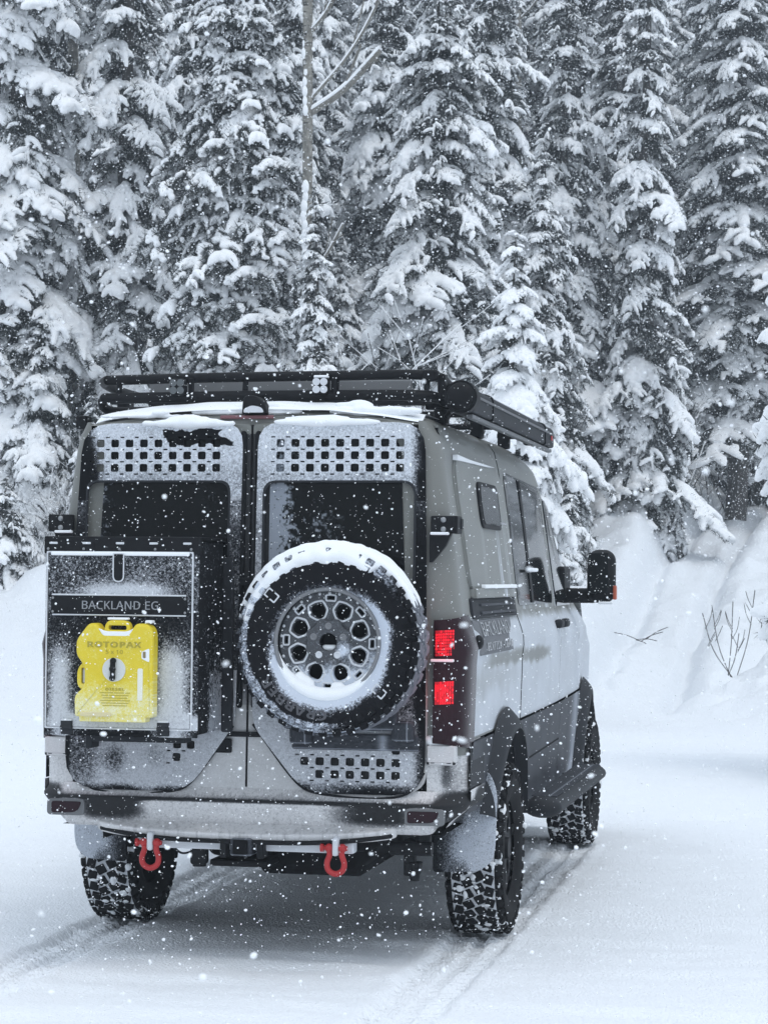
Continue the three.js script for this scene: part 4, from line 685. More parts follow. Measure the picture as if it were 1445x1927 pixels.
// wheels
const tyreProf = (w, R, rim) => [[rim, -w * 0.40], [rim + 0.02, -w * 0.47], [rim + 0.075, -w * 0.52], [R - 0.06, -w * 0.50], [R - 0.022, -w * 0.43], [R - 0.012, -w * 0.36], [R - 0.012, w * 0.36], [R - 0.022, w * 0.43], [R - 0.06, w * 0.50], [rim + 0.075, w * 0.52], [rim + 0.02, w * 0.47], [rim, w * 0.40]];
function tyreGeo(w, R, rim) { return new THREE.LatheGeometry(tyreProf(w, R, rim).map(([r, y]) => new THREE.Vector2(r, y)), 72); }     // axis along y
function grooveGeo(w, R) { return new THREE.CylinderGeometry(R - 0.0095, R - 0.0095, w * 0.78, 72, 1, true); }
function treadGeo(w, R, seed) {
  const rr = rng(seed), list = [], n = 40;
  const add = (an, y, lw, lh, d, tilt, r0 = R) => { const b = rb(lw, lh, d, 0, 0, 0, 0.003, 1); b.rotateZ(0); b.rotateX(0); const q = new THREE.Matrix4().makeRotationY(-an).multiply(new THREE.Matrix4().makeTranslation(r0 - d / 2, y, 0)).multiply(new THREE.Matrix4().makeRotationX(tilt)).multiply(new THREE.Matrix4().makeRotationY(0)); const g = b; list.push(g.applyMatrix4(q)); };
  // block boxes: x radial, y across, z around
  const box = (an, y, across, around, tilt, r0) => { const b = new RoundedBoxGeometry(0.018, across, around, 1, 0.004); const q = new THREE.Matrix4().makeRotationY(-an).multiply(new THREE.Matrix4().makeTranslation(r0 - 0.009, y, 0)).multiply(new THREE.Matrix4().makeRotationX(tilt)); list.push(b.applyMatrix4(q)); };
  for (let i = 0; i < n; i++) {
    const a = i / n * Math.PI * 2, s = Math.PI * 2 * R / n;
    box(a + 0.02 * rr(), -w * 0.105, w * 0.175, s * 0.70, 0.45, R); box(a + 0.5 * Math.PI * 2 / n + 0.02 * rr(), w * 0.105, w * 0.175, s * 0.70, 0.45, R);
    if (i % 1 === 0) { box(a + 0.55 * Math.PI * 2 / n, -w * 0.285, w * 0.165, s * 0.74, -0.3, R - 0.001); box(a + 0.05, w * 0.285, w * 0.165, s * 0.74, -0.3, R - 0.001); }
    for (const sg of [1, -1]) { const an = a + (sg > 0 ? 0.03 : 0.08), L = i % 2 ? 1 : 0.8; const b = new RoundedBoxGeometry(0.03, w * 0.15, s * 0.58, 1, 0.005); const q = new THREE.Matrix4().makeRotationY(-an).multiply(new THREE.Matrix4().makeTranslation(R - 0.022, sg * w * 0.425, 0)).multiply(new THREE.Matrix4().makeRotationZ(-sg * 0.55)); list.push(b.applyMatrix4(q));
      const c = new RoundedBoxGeometry(0.045 * L, 0.012, s * 0.5, 1, 0.004); const q2 = new THREE.Matrix4().makeRotationY(-an).multiply(new THREE.Matrix4().makeTranslation(R - 0.055, sg * w * 0.497, 0)).multiply(new THREE.Matrix4().makeRotationZ(sg * 0.15)); list.push(c.applyMatrix4(q2)); }
  }
  return join(list);
}
function tyreSnowGeo(w, R, seed, from, to, cnt, side) {
  if (side === 0) { const r = rng(seed), list = []; for (let i = 0; i < cnt; i++) { const q = 0.004 + 0.013 * r() * r(); list.push(new THREE.SphereGeometry(q, 6, 5).scale(0.7, 0.7 + 1.2 * r(), 0.7 + 1.2 * r()).translate(R - 0.004, (r() - 0.5) * w * 0.85, 0).rotateY(-r() * 6.283)); } return join(list); }
  const r = rng(seed), list = [];
  for (let i = 0; i < cnt; i++) { const an = lerp(from, to, r()), y = side * w * (0.30 + 0.17 * r()), q = 0.006 + 0.018 * r() * r(); list.push(new THREE.SphereGeometry(q, 7, 5).scale(0.6, 0.7 + 1.1 * r(), 0.8 + 2.2 * r()).translate(R - 0.02 - 0.02 * r(), y, 0).rotateY(-an)); }
  return join(list);
}
const W = 0.255, RW = 0.40, RIM = 0.222;
const TY = tyreGeo(W, RW, RIM), GR = grooveGeo(W, RW), TR = treadGeo(W, RW, 4);
function wheelRimGeo() {
  const s = new THREE.Shape(); s.absarc(0, 0, RIM - 0.006, 0, Math.PI * 2);
  for (let i = 0; i < 8; i++) { const a = i / 8 * Math.PI * 2; const c = (r, da) => [Math.cos(a + da) * r, Math.sin(a + da) * r]; s.holes.push(roundPoly([[...c(0.098, 0.14), 0.02], [...c(0.098, -0.14), 0.02], [...c(0.135, -0.27), 0.03], [...c(0.175, -0.17), 0.025], [...c(0.175, 0.17), 0.025], [...c(0.135, 0.27), 0.03]], THREE.Path)); }
  return s;
}
const roadRim = ext(wheelRimGeo(), 0.03, 0, 0.004, 16);
for (const [x, z] of [[0.862, 0], [-0.878, 0], [0.84, wheelZ[1]], [-0.86, wheelZ[1]]]) {
  const w = sub('wheel', van); w.position.set(x, RW - 0.012, z); w.rotation.z = -Math.PI / 2; const sg = Math.sign(x);
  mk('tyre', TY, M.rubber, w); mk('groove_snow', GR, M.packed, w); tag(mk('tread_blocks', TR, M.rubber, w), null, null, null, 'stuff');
  const rim = mk('rim', roadRim.clone().rotateX(-Math.PI / 2).translate(0, 0, 0), M.black, w); rim.position.y = sg > 0 ? W * 0.22 : -W * 0.34;
  mk('rim_barrel', join([new THREE.CylinderGeometry(RIM + 0.004, RIM + 0.004, W * 0.7, 40, 1, true), new THREE.CircleGeometry(RIM, 40).rotateX(Math.PI / 2).translate(0, -0.02 * sg, 0)]), M.dark, w);
  mk('hub_cap', new THREE.CylinderGeometry(0.05, 0.055, 0.03, 20).translate(0, sg * W * 0.38, 0), M.black, w);
  tag(mk('tread_snow', join([tyreSnowGeo(W, RW, 7 + Math.round(z), 0, 6.28, 130, 1), tyreSnowGeo(W, RW, 9 + Math.round(x * 10), 0, 6.28, 70, -1), tyreSnowGeo(W, RW, 40 + Math.round(x * 10 + z), 0, 6.28, 420, 0)]), M.snow, w), null, null, null, 'stuff');
}
// inner wheel wells keep the arches dark
for (const sg of [1, -1]) for (const zc of wheelZ) { const g = grid(24, 1, (a, b) => { const an = lerp(0.3, Math.PI - 0.25, a); return [sg * lerp(0.66, 0.93, b), 0.42 + Math.sin(an) * 0.54, zc + Math.cos(an) * 0.54]; }); mk('wheel_well', [g], M.dark, van); }

// roof rack
{
  const rack = sub('roof_rack', van), r = 0.0225;
  // rear hoop: top tube bending down into the lower tube on both sides
  mk('top_rail', capTube([[-0.72, 2.525, 0.92], [-0.3, 2.532, 0.93], [0.3, 2.536, 0.93], [0.70, 2.538, 0.92], [0.765, 2.535, 0.84], [0.775, 2.515, 0.6], [0.775, 2.50, 0.0], [0.775, 2.48, -1.6]], r, 90, 12), M.black, rack);
  mk('side_rail', capTube([[-0.72, 2.525, 0.92], [-0.765, 2.522, 0.84], [-0.775, 2.505, 0.6], [-0.775, 2.5, 0], [-0.775, 2.48, -1.6]], r, 60, 12), M.black, rack);
  mk('lower_rail', capTube([[-0.73, 2.442, 0.93], [-0.3, 2.446, 0.95], [0.3, 2.448, 0.95], [0.72, 2.445, 0.93], [0.775, 2.44, 0.8], [0.78, 2.42, 0]], r * 1.1, 80, 12), M.black, rack);
  mk('corner_elbow', capTube([[-0.73, 2.442, 0.93], [-0.755, 2.42, 0.90], [-0.735, 2.395, 0.86], [-0.6, 2.395, 0.8], [-0.35, 2.415, 0.72], [0.05, 2.425, 0.7]], r * 0.95, 30, 10), M.black, rack);
  mk('upright', [cyl(0.013, 0.013, [-0.665, 2.44, 0.93], [-0.665, 2.52, 0.92]), cyl(0.013, 0.013, [-0.08, 2.44, 0.945], [-0.08, 2.52, 0.93]), cyl(0.013, 0.013, [0.33, 2.44, 0.94], [0.33, 2.52, 0.93]), cyl(0.013, 0.013, [0.73, 2.44, 0.92], [0.73, 2.53, 0.9])], M.black, rack);
  mk('deck_plate', rb(1.20, 0.075, 0.02, 0.05, 2.488, 0.84, 0.03), M.steelFrost = std({ color: lin(0.21, 0.215, 0.22), roughness: 0.85 }), rack);
  mk('cross_bar', [rb(1.5, 0.03, 0.06, 0, 2.475, 0.2, 0.01), rb(1.5, 0.03, 0.06, 0, 2.475, -0.6, 0.01), rb(1.5, 0.03, 0.06, 0, 2.465, -1.4, 0.01)], M.black, rack);
  mk('foot', [-0.74, 0.74].flatMap((x) => [0.6, -0.4, -1.3].map((z) => rb(0.06, 0.12, 0.08, x, 2.40, z, 0.01))), M.black, rack);
  mk('end_bracket', [rb(0.07, 0.05, 0.07, 0.745, 2.535, 0.90, 0.012), rb(0.035, 0.11, 0.08, 0.79, 2.49, 0.86, 0.01), rb(0.13, 0.05, 0.05, 0.83, 2.475, 0.80, 0.012), rb(0.05, 0.07, 0.05, 0.80, 2.44, 0.83, 0.012)], M.black, rack);
  mk('corner_block', rb(0.05, 0.06, 0.08, -0.83, 2.335, 0.92, 0.006), M.black, rack);
  const snowFace = std({ color: lin(0.5, 0.52, 0.55), roughness: 0.9 });
  for (const [x, m, sn] of [[-0.372, M.black, 0], [0.275, M.black, 1]]) {
    mk('pod_light', rb(0.072, 0.072, 0.05, x, 2.487, 0.985, 0.014, 3), m, rack);
    mk('pod_bracket', [rb(0.02, 0.085, 0.03, x + 0.05, 2.485, 0.955, 0.004)], M.black, rack);
    const l = []; for (const [a, b] of [[-1, -1], [1, -1], [-1, 1], [1, 1]]) l.push(new THREE.CylinderGeometry(0.0165, 0.0165, 0.006, 18).rotateX(Math.PI / 2).translate(x + a * 0.0165, 2.487 + b * 0.0165, 1.012)); mk('pod_lens', l, sn ? M.packed : std({ color: lin(0.10, 0.11, 0.115), roughness: 0.25 }), rack);
    if (sn) mk('pod_snow', rb(0.062, 0.012, 0.04, x, 2.527, 0.985, 0.005), M.snow, rack);
  }
  // fin with the reversing camera
  const f = sub('roof_fin', van);
  const fs = roundPoly([[-0.045, 2.355, 0.006], [0.065, 2.355, 0.01], [0.06, 2.40, 0.02], [0.015, 2.438, 0.02], [-0.04, 2.436, 0.025]]); mk('fin_body', ext(fs, 0.10, 1.02, 0.008), M.black, f);
  mk('fin_frost', ext(roundPoly([[-0.035, 2.362, 0.004], [0.055, 2.362, 0.008], [0.045, 2.385, 0.02], [0.0, 2.393, 0.012], [-0.035, 2.378, 0.01]]), 0.003, 1.127), M.packed, f);
}
// awning on the right side: a long case hanging on the rack
{
  const a = thing('rolled_awning', 'black rolled awning case strapped along the right side of the van roof', 'awning', [0.892, 2.43, -0.12]);
  const cs = new THREE.Shape(); cs.absarc(0, 0, 0.062, Math.PI * 0.5, Math.PI * 1.5); const s2 = roundPoly([[-0.06, -0.058, 0.02], [0.052, -0.058, 0.014], [0.052, 0.045, 0.03], [0.0, 0.06, 0.02], [-0.06, 0.06, 0.03]]);
  mk('case', ext(s2, 2.72, -1.66, 0.004), M.plastic, a);
  mk('end_cap', new THREE.CylinderGeometry(0.072, 0.072, 0.09, 28).rotateX(Math.PI / 2).translate(0.002, 0.004, 1.08), M.black, a);
  mk('end_knob', new THREE.SphereGeometry(0.062, 18, 12).scale(1, 1, 0.5).translate(0.002, 0.004, 1.125), M.black, a);
  for (const z of [0.52, -1.32]) mk('strap', ext((() => { const o = roundPoly([[-0.066, -0.064, 0.02], [0.058, -0.064, 0.014], [0.058, 0.05, 0.03], [0, 0.066, 0.02], [-0.066, 0.066, 0.03]]); return o; })(), 0.03, z), M.black, a);
  mk('lead_rail', [rb(0.03, 0.02, 2.7, 0.028, -0.074, -0.30, 0.006), rb(0.006, 0.012, 2.7, 0.056, 0.012, -0.3, 0.002)], std({ color: lin(0.10, 0.105, 0.11), roughness: 0.5 }), a);
  mk('maker_mark', rb(0.004, 0.025, 0.05, 0.0565, -0.01, -1.55, 0.001), M.red, a);
  mk('support_arm', [rb(0.16, 0.03, 0.05, -0.11, -0.02, 0.9, 0.008), rb(0.16, 0.03, 0.05, -0.11, -0.02, -1.2, 0.008), capTube([[-0.1, 0.05, 0.95], [-0.05, 0.06, 1.0], [-0.03, -0.02, 1.05], [-0.08, -0.07, 1.0]], 0.012, 16, 8)], M.black, a);
  mk('thin_snow', rb(0.05, 0.008, 2.6, -0.02, 0.066, -0.30, 0.003), M.packed, a);
}
// snow lying on the rear of the roof and on the panels
{
  const c = [], R = rng(31);
  const run = (x0, x1, y, z, r, n) => { r *= 0.62; n *= 2; y -= 0.004; for (let i = 0; i < n; i++) { const a = lerp(x0, x1, i / n), b = lerp(x0, x1, (i + 1) / n), q = r * (0.45 + 1.0 * R() * Math.sin(Math.PI * (i + 0.7) / (n + 0.4)) + 0.2); c.push([a, y + 0.006 * R(), z, b, y + 0.006 * R(), z, q, q]); } };
  run(-0.48, -0.08, 2.316, 1.135, 0.024, 8); run(-0.36, -0.20, 2.333, 1.13, 0.022, 4); run(0.11, 0.56, 2.320, 1.135, 0.022, 9); run(0.16, 0.42, 2.336, 1.125, 0.020, 5);
  run(0.34, 0.72, 2.372, 1.04, 0.030, 7); run(0.36, 0.50, 2.398, 1.02, 0.030, 3); run(-0.28, 0.20, 2.372, 1.06, 0.022, 9); run(-0.14, 0.16, 2.392, 1.03, 0.026, 5); run(-0.70, -0.3, 2.352, 1.08, 0.012, 8); run(-0.45, -0.40, 2.365, 1.08, 0.02, 1);
  mk('roof_snow', blob(c, [-0.80, 2.26, 0.96], [0.82, 2.46, 1.22], 90, 0.8, 26, 4.5, 1.0), M.snow, van);
  mk('thin_roof_snow', grid(60, 10, (a, b) => { const x = lerp(-0.72, 0.74, a), z = lerp(1.08, 0.2, b), e = Math.abs(x) / 0.8; return [x, 2.4195 - 0.075 * Math.pow(e, 2.6) - 0.045 * Math.pow(ss(0.95, 1.09, z), 2) + 0.006 * vn(x * 9, z * 9), z]; }), M.snow, van);
}

// ================================================================ SPARE WHEEL on the right rear door
{
  const sw = thing('spare_wheel', 'snow-capped off-road spare wheel mounted on the right rear door of the van', 'spare wheel', [0.424, 1.385, 1.375]);
  const RS = 0.392, WS = 0.25;
  const ty = tyreGeo(WS, RS, 0.226).rotateX(Math.PI / 2);
  const faceTex = tex(1024, 1024, (u, v) => {
    const x = (u - 0.5) * 0.84, y = (v - 0.5) * 0.84, r = Math.hypot(x, y), an = Math.atan2(y, x), n = fbm(x * 14, y * 14, 4) - 0.5;
    const low = 0.5 - 0.5 * Math.sin(an - 0.75 + 0.25);              // 1 towards the lower left
    let d = ss(0.268 + 0.075 * low + n * 0.06, 0.222, r) * (0.42 + 0.72 * ss(0.15, 0.6, low));
    const left = ss(0.25, -0.35, Math.cos(an - 0.2)); d = Math.max(d, (0.95 * ss(0.012, 0, Math.abs(r - 0.352) - 0.014 + n * 0.03)) * (0.12 + 0.50 * left) + 0.5 * ss(0.3, 0.9, Math.sin(an)) * ss(0.325, 0.35, r + n * 0.04));
    const k = clamp((d - speck(x * 0.9, y * 0.9) * 0.55) * 2.4, 0, 1);
    return mix3([24, 24, 27], [206, 213, 224], k * 0.95);
  });
  mk('tyre', uvBy(ty, (x, y, z) => z > 0.095 ? [x / 0.84 + 0.5, y / 0.84 + 0.5] : [0.83, 0.5]), M.tyreFace = dull({ map: faceTex, roughness: 0.95 }), sw);
  mk('groove_snow', grooveGeo(WS, RS).rotateX(Math.PI / 2), M.packed, sw);
  tag(mk('tread_blocks', uvBy(treadGeo(WS, RS, 8).rotateX(Math.PI / 2), (x, y, z) => z > 0.098 ? [x / 0.84 + 0.5, y / 0.84 + 0.5] : [0.83, 0.5]), M.tyreFace, sw), null, null, null, 'stuff');
  // sidewall lettering, along the lower left
  const let1 = []; { const str = 'GRABBER', r = 0.302; [...str].forEach((ch, i) => { const a = -1.62 - i * 0.155, g = text(ch, 0.040, 0.004, bold, 1.35); g.rotateZ(a + Math.PI / 2 + Math.PI); g.translate(Math.cos(a) * r, Math.sin(a) * r, 0.1265); let1.push(g); }); }
  mk('sidewall_letter', let1, dull({ color: lin(0.10, 0.10, 0.11), roughness: 0.9 }), sw).userData.label = 'raised GRABBER lettering on the lower sidewall';
  const tab = []; for (const a of [2.45, -0.72]) { const s = rect(-0.03, -0.02, 0.03, 0.02, 0.006); s.holes.push(rect(-0.024, -0.014, 0.024, 0.014, 0.004, THREE.Path)); tab.push(ext(s, 0.003, 0.126).rotateZ(0.0).applyMatrix4(new THREE.Matrix4().makeTranslation(Math.cos(a) * 0.30, Math.sin(a) * 0.30, 0).multiply(new THREE.Matrix4().makeRotationZ(a)))); } mk('sidewall_mark', tab, M.packed, sw);
  // rim
  const rs = new THREE.Shape(); rs.absarc(0, 0, 0.214, 0, Math.PI * 2); rs.holes.push((() => { const p = new THREE.Path(); p.absarc(0, 0, 0.036, 0, Math.PI * 2, true); return p; })());
  const lips = []; const ring = (pts, r, z) => lips.push(new THREE.TubeGeometry(new THREE.CatmullRomCurve3(pts.map(([x, y]) => V(x, y, z)), true, 'catmullrom', 0.2), 40, r, 5, true));
  for (let i = 0; i < 8; i++) {
    const a = i / 8 * Math.PI * 2 + 0.36, c = (r, da) => [Math.cos(a + da) * r, Math.sin(a + da) * r];
    rs.holes.push(roundPoly([[...c(0.104, 0.10), 0.02], [...c(0.104, -0.14), 0.02], [...c(0.135, -0.245), 0.03], [...c(0.168, -0.15), 0.02], [...c(0.168, 0.15), 0.02], [...c(0.135, 0.24), 0.03]], THREE.Path));
    ring([c(0.098, 0.0), c(0.104, -0.18), c(0.135, -0.30), c(0.172, -0.19), c(0.176, 0), c(0.172, 0.19), c(0.135, 0.30), c(0.104, 0.16)], 0.0045, 0.062);
    const b = a + Math.PI / 8, cb = (r, da) => [Math.cos(b + da) * r, Math.sin(b + da) * r];
    rs.holes.push(roundPoly([[...cb(0.176, 0.085), 0.006], [...cb(0.176, -0.085), 0.006], [...cb(0.19, -0.08), 0.006], [...cb(0.19, 0.08), 0.006]], THREE.Path));
    ring([cb(0.172, 0.11), cb(0.171, 0), cb(0.172, -0.11), cb(0.194, -0.105), cb(0.196, 0), cb(0.194, 0.105)], 0.004, 0.062);
  }
  const rimTex = tex(512, 512, (u, v) => { const x = (u - 0.5) * 0.5, y = (v - 0.5) * 0.5, n = fbm(x * 18, y * 18, 4) - 0.5; let d = ss(-0.05, -0.17, y * 0.9 - x * 0.15 + n * 0.1) * 0.95 + 0.22; d = Math.max(d, 0.8 * Math.exp(-((x - 0.07) ** 2 + (y + 0.035) ** 2) / 0.002) + n * 0.4); const k = clamp((d - speck(x, y) * 0.5) * 2, 0, 1); return mix3([62, 64, 68], [196, 203, 214], k); });
  mk('rim', uvBy(ext(rs, 0.022, 0.038, 0.003, 24), (x, y) => [x / 0.5 + 0.5, y / 0.5 + 0.5]), std({ map: rimTex, roughness: 0.6 }), sw);
  mk('rim_barrel', join([new THREE.CylinderGeometry(0.224, 0.215, 0.18, 48, 1, true).rotateX(Math.PI / 2), new THREE.CircleGeometry(0.215, 40).translate(0, 0, -0.04)]), M.dark, sw);
  mk('rim_lip', new THREE.TorusGeometry(0.219, 0.009, 8, 64).translate(0, 0, 0.098), M.rimLip = std({ color: lin(0.2, 0.205, 0.215), roughness: 0.7 }), sw);
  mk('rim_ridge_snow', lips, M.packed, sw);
  const pad = new THREE.Shape(); for (let i = 0; i <= 64; i++) { const a = i / 64 * Math.PI * 2, r = 0.094 + 0.007 * Math.cos(8 * (a - 0.36)); i ? pad.lineTo(Math.cos(a) * r, Math.sin(a) * r) : pad.moveTo(Math.cos(a) * r, Math.sin(a) * r); } pad.holes.push((() => { const p = new THREE.Path(); p.absarc(0, 0, 0.036, 0, Math.PI * 2, true); return p; })());
  mk('hub_pad', uvBy(ext(pad, 0.014, 0.064, 0.004, 24), (x, y) => [x / 0.5 + 0.5, y / 0.5 + 0.5]), M.hub = std({ map: rimTex, roughness: 0.6 }), sw);
  mk('centre_bore', join([new THREE.CylinderGeometry(0.036, 0.036, 0.06, 28, 1, true).rotateX(Math.PI / 2).translate(0, 0, 0.05), new THREE.CircleGeometry(0.036, 28).translate(0, 0, 0.03)]), M.dark, sw);
  mk('bore_snow', blob([[-0.02, -0.026, 0.05, 0.02, -0.026, 0.05, 0.014, 0.014]], [-0.05, -0.06, 0.02], [0.05, 0.01, 0.09], 18, 0, 1, 5), M.snow, sw);
  for (let i = 0; i < 5; i++) { const a = 1.57 + i * Math.PI * 2 / 5; mk('lug_hole', join([new THREE.TorusGeometry(0.011, 0.004, 6, 18).translate(Math.cos(a) * 0.066, Math.sin(a) * 0.066, 0.082), new THREE.CircleGeometry(0.009, 14).translate(Math.cos(a) * 0.066, Math.sin(a) * 0.066, 0.0825)]), i === 0 || i === 1 || i === 4 ? M.rimLip : M.packed, sw); }
  for (let i = 0; i < 30; i++) { const a = i / 30 * Math.PI * 2 + 0.1; mk('rim_bolt', new THREE.SphereGeometry(0.0068, 8, 6).translate(Math.cos(a) * 0.203, Math.sin(a) * 0.203, 0.066), M.packed, sw); }
  // snow packed in the lower rim and on the sidewall
  const sc = []; for (let i = 0; i < 26; i++) { const a = lerp(-2.95, -0.55, i / 25), b = a + 0.1, q = 0.010 + 0.016 * Math.sin((i / 25) * Math.PI); sc.push([Math.cos(a) * 0.222, Math.sin(a) * 0.222, 0.088, Math.cos(b) * 0.222, Math.sin(b) * 0.222, 0.088, q, q]); if ([7, 9, 16].includes(i)) sc.push([Math.cos(a) * 0.185, Math.sin(a) * 0.185, 0.066, Math.cos(b) * 0.19, Math.sin(b) * 0.19, 0.07, 0.018, 0.018]); }
  mk('rim_snow', blob(sc, [-0.3, -0.3, 0.03], [0.3, 0.05, 0.15], 56, 0.8, 30, 4, 1), M.snow, sw);
  // thick cap on top of the tyre
  const cp = [], R = rng(41); for (let i = 0; i < 36; i++) { const t = i / 35, a = lerp(0.42, 2.95, t), b = lerp(0.42, 2.95, (i + 1) / 35), q = (0.014 + 0.040 * Math.pow(Math.sin(Math.PI * clamp(t * 0.9 + 0.07, 0, 1)), 0.9)) * (0.92 + 0.16 * R()); const rr = RS - 0.012; for (const z of [-0.07, 0.005, 0.075]) cp.push([Math.cos(a) * rr, Math.sin(a) * rr, z, Math.cos(b) * rr, Math.sin(b) * rr, z, q * 0.62, q * 0.62]); if (t > 0.25 && t < 0.97 && R() < 0.95) cp.push([Math.cos(a) * (rr - 0.028), Math.sin(a) * (rr - 0.028), 0.105, Math.cos(b) * (rr - 0.028), Math.sin(b) * (rr - 0.028), 0.105, q * 0.40 + 0.006, q * 0.40 + 0.006]); }
  mk('snow_cap', blob(cp, [-0.5, 0.0, -0.18], [0.5, 0.5, 0.2], 84, 1.6, 24, 4, 1), M.snow, sw);
  mk('mount', [rb(0.30, 0.30, 0.10, 0, 0, -0.15, 0.02), rb(0.5, 0.10, 0.05, 0.0, -0.33, -0.17, 0.02), rb(0.10, 0.09, 0.05, 0.27, -0.38, -0.17, 0.02), rb(0.10, 0.09, 0.05, -0.17, -0.40, -0.17, 0.02), rb(0.55, 0.07, 0.02, 0.06, -0.43, -0.185, 0.01)], M.clad, sw);
}

// ================================================================ STORAGE BOX on the left rear door
const boxTex = tex(1024, 1024, (u, v) => {
  const x = -0.78 + u * 0.72, y = 0.97 + v * 0.86, n = fbm(x * 9, y * 9, 4) - 0.5;
  let d = 0.42 + n * 0.28;                                             // scattered grains at the top
  d += 0.55 * Math.exp(-((y - 1.585) ** 2) / 0.0012) * ss(-0.7, -0.45, x) * ss(-0.12, -0.3, x) + 0.35 * Math.exp(-((x + 0.42) ** 2) / 0.012 - ((y - 1.55) ** 2) / 0.006);
  if (y < 1.5) d = 0.18 + n * 0.25 + 0.85 * ss(1.46, 1.25, y) * (Math.exp(-((x + 0.685) ** 2) / 0.0032) + 1.15 * Math.exp(-((x + 0.20) ** 2) / 0.0055)) + 0.85 * Math.exp(-((y - 1.045) ** 2) / 0.0009) * ss(-0.74, -0.6, x) + 0.3 * ss(1.1, 1.0, y);
  if (y < 1.015) d -= 0.5;
  const s = speck(x * 1.05, y * 1.05), k = clamp(ss(0.05, 1.05, d) + (s - 0.5) * 2.1 * Math.min(1, 2.4 * Math.max(0, d)) * (1.2 - ss(0, 1, d)), 0, 1);
  return mix3([17, 18, 21], [214, 217, 222], k * 0.92);
});
{
  const bx = thing('storage_box', 'black metal storage box with frosted door on the left rear door of the van', 'storage box', [-0.42, 0.98, 1.2]);
  const O = (g) => g.translate(0.42, -0.98, -1.2), fz = 1.59;
  const uv = (g) => uvBy(g, (x, y) => [(x + 0.42 - 0.42 + 0.78 - 0.0) / 0.72, (y - 0.97) / 0.86]);
  const mat = dull({ map: boxTex, roughness: 0.85 });
  const sideT = tex(256, 512, (u, v) => { const n = fbm(u * 8, v * 14, 4) - 0.5, d = 0.30 + n * 0.3 + 0.55 * ss(0.62, 0.1, v) * ss(0.35, 0.6, 1 - u) , k = clamp((d - (0.5 * vn(u * 90, v * 200) + 0.5 * vn(u * 45, v * 95))) * 3 + 0.3 * d, 0, 1); return mix3([20, 21, 24], [176, 180, 187], k * 0.9); });
  const shell = rb(0.655, 0.80, 0.38, -0.425, 1.395, 1.395, 0.006); uvBy(shell, (x, y, z) => [(z - 1.2) / 0.4, (y - 0.97) / 0.86]);
  mk('shell', O(shell), dull({ map: sideT, roughness: 0.85 }), bx);
  const fr = rect(-0.755, 0.985, -0.092, 1.80, 0.004); mk('front_frame', O(uv(ext(fr, 0.006, fz, 0.002))), mat, bx);
  const lid = rect(-0.762, 1.742, -0.085, 1.812, 0.003); const lidg = ext(lid, 0.012, fz - 0.002, 0.002); mk('lid_flange', O(lidg), M.black, bx);
  mk('lid_top', O(rb(0.675, 0.012, 0.40, -0.424, 1.808, 1.40, 0.003)), M.black, bx);
  mk('lid_side', O(ext(new THREE.Shape([[-1.60, 1.735], [-1.2, 1.695], [-1.2, 1.78], [-1.60, 1.812]].map((p) => new THREE.Vector2(...p))), 0.008, -0.092).rotateY(-Math.PI / 2).scale(-1, 1, -1).translate(-0.18, 0, 0).translate(0, 0, 0)), M.black, bx);
  const door = rect(-0.742, 1.022, -0.122, 1.745, 0.008); mk('door', O(uv(ext(door, 0.008, fz + 0.006, 0.002))), mat, bx);
  // snow held in the gap round the door
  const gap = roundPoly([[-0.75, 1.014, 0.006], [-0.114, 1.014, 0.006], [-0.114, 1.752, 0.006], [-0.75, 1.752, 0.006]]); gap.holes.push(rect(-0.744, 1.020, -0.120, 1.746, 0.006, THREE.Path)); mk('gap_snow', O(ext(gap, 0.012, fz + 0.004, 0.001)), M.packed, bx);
  mk('ledge_snow', O(rb(0.60, 0.016, 0.02, -0.43, 1.742, fz + 0.014, 0.006)), M.snow, bx);
  for (let i = 0; i < 5; i++) mk('flange_slot', O(rb(0.036, 0.009, 0.006, -0.722 + i * 0.145, 1.786, fz + 0.012, 0.003)), M.packed, bx);
  for (let i = 0; i < 5; i++) mk('flange_rivet', O(new THREE.SphereGeometry(0.006, 8, 6).translate(-0.745 + i * 0.155, 1.762, fz + 0.012)), M.steel, bx);
  const lt = roundPoly([[-0.458, 1.745, 0.004], [-0.458, 1.625, 0.026], [-0.408, 1.625, 0.026], [-0.408, 1.745, 0.004]]); const lth = roundPoly([[-0.453, 1.741, 0.004], [-0.453, 1.630, 0.022], [-0.413, 1.630, 0.022], [-0.413, 1.741, 0.004]], THREE.Path); const lo = roundPoly([[-0.458, 1.745, 0.004], [-0.458, 1.625, 0.026], [-0.408, 1.625, 0.026], [-0.408, 1.745, 0.004]]); lo.holes.push(lth);
  const latch = mk('latch', O(ext(lt, 0.01, fz + 0.012, 0.002)), M.black, bx); mk('latch_frost', O(ext(lo, 0.003, fz + 0.025)), M.packed, latch);
  const np = mk('name_plate', O(rb(0.59, 0.078, 0.01, -0.432, 1.529, fz + 0.018, 0.004)), M.black, bx);
  mk('lettering', O(text('BACKLAND EG', 0.034, 0.002, sans, 1.12).translate(-0.425, 1.529, fz + 0.0235)), std({ color: lin(0.30, 0.31, 0.33), roughness: 0.8 }), np);
  mk('plate_ledge_snow', O(join([rb(0.58, 0.007, 0.014, -0.432, 1.571, fz + 0.018, 0.003), rb(0.58, 0.007, 0.012, -0.432, 1.488, fz + 0.016, 0.003)])), M.packed, np);
  for (const [x, y] of [[-0.718, 1.557], [-0.718, 1.50], [-0.146, 1.557], [-0.146, 1.50]]) mk('plate_screw', O(new THREE.SphereGeometry(0.006, 8, 6).translate(x, y, fz + 0.022)), M.steel, np);
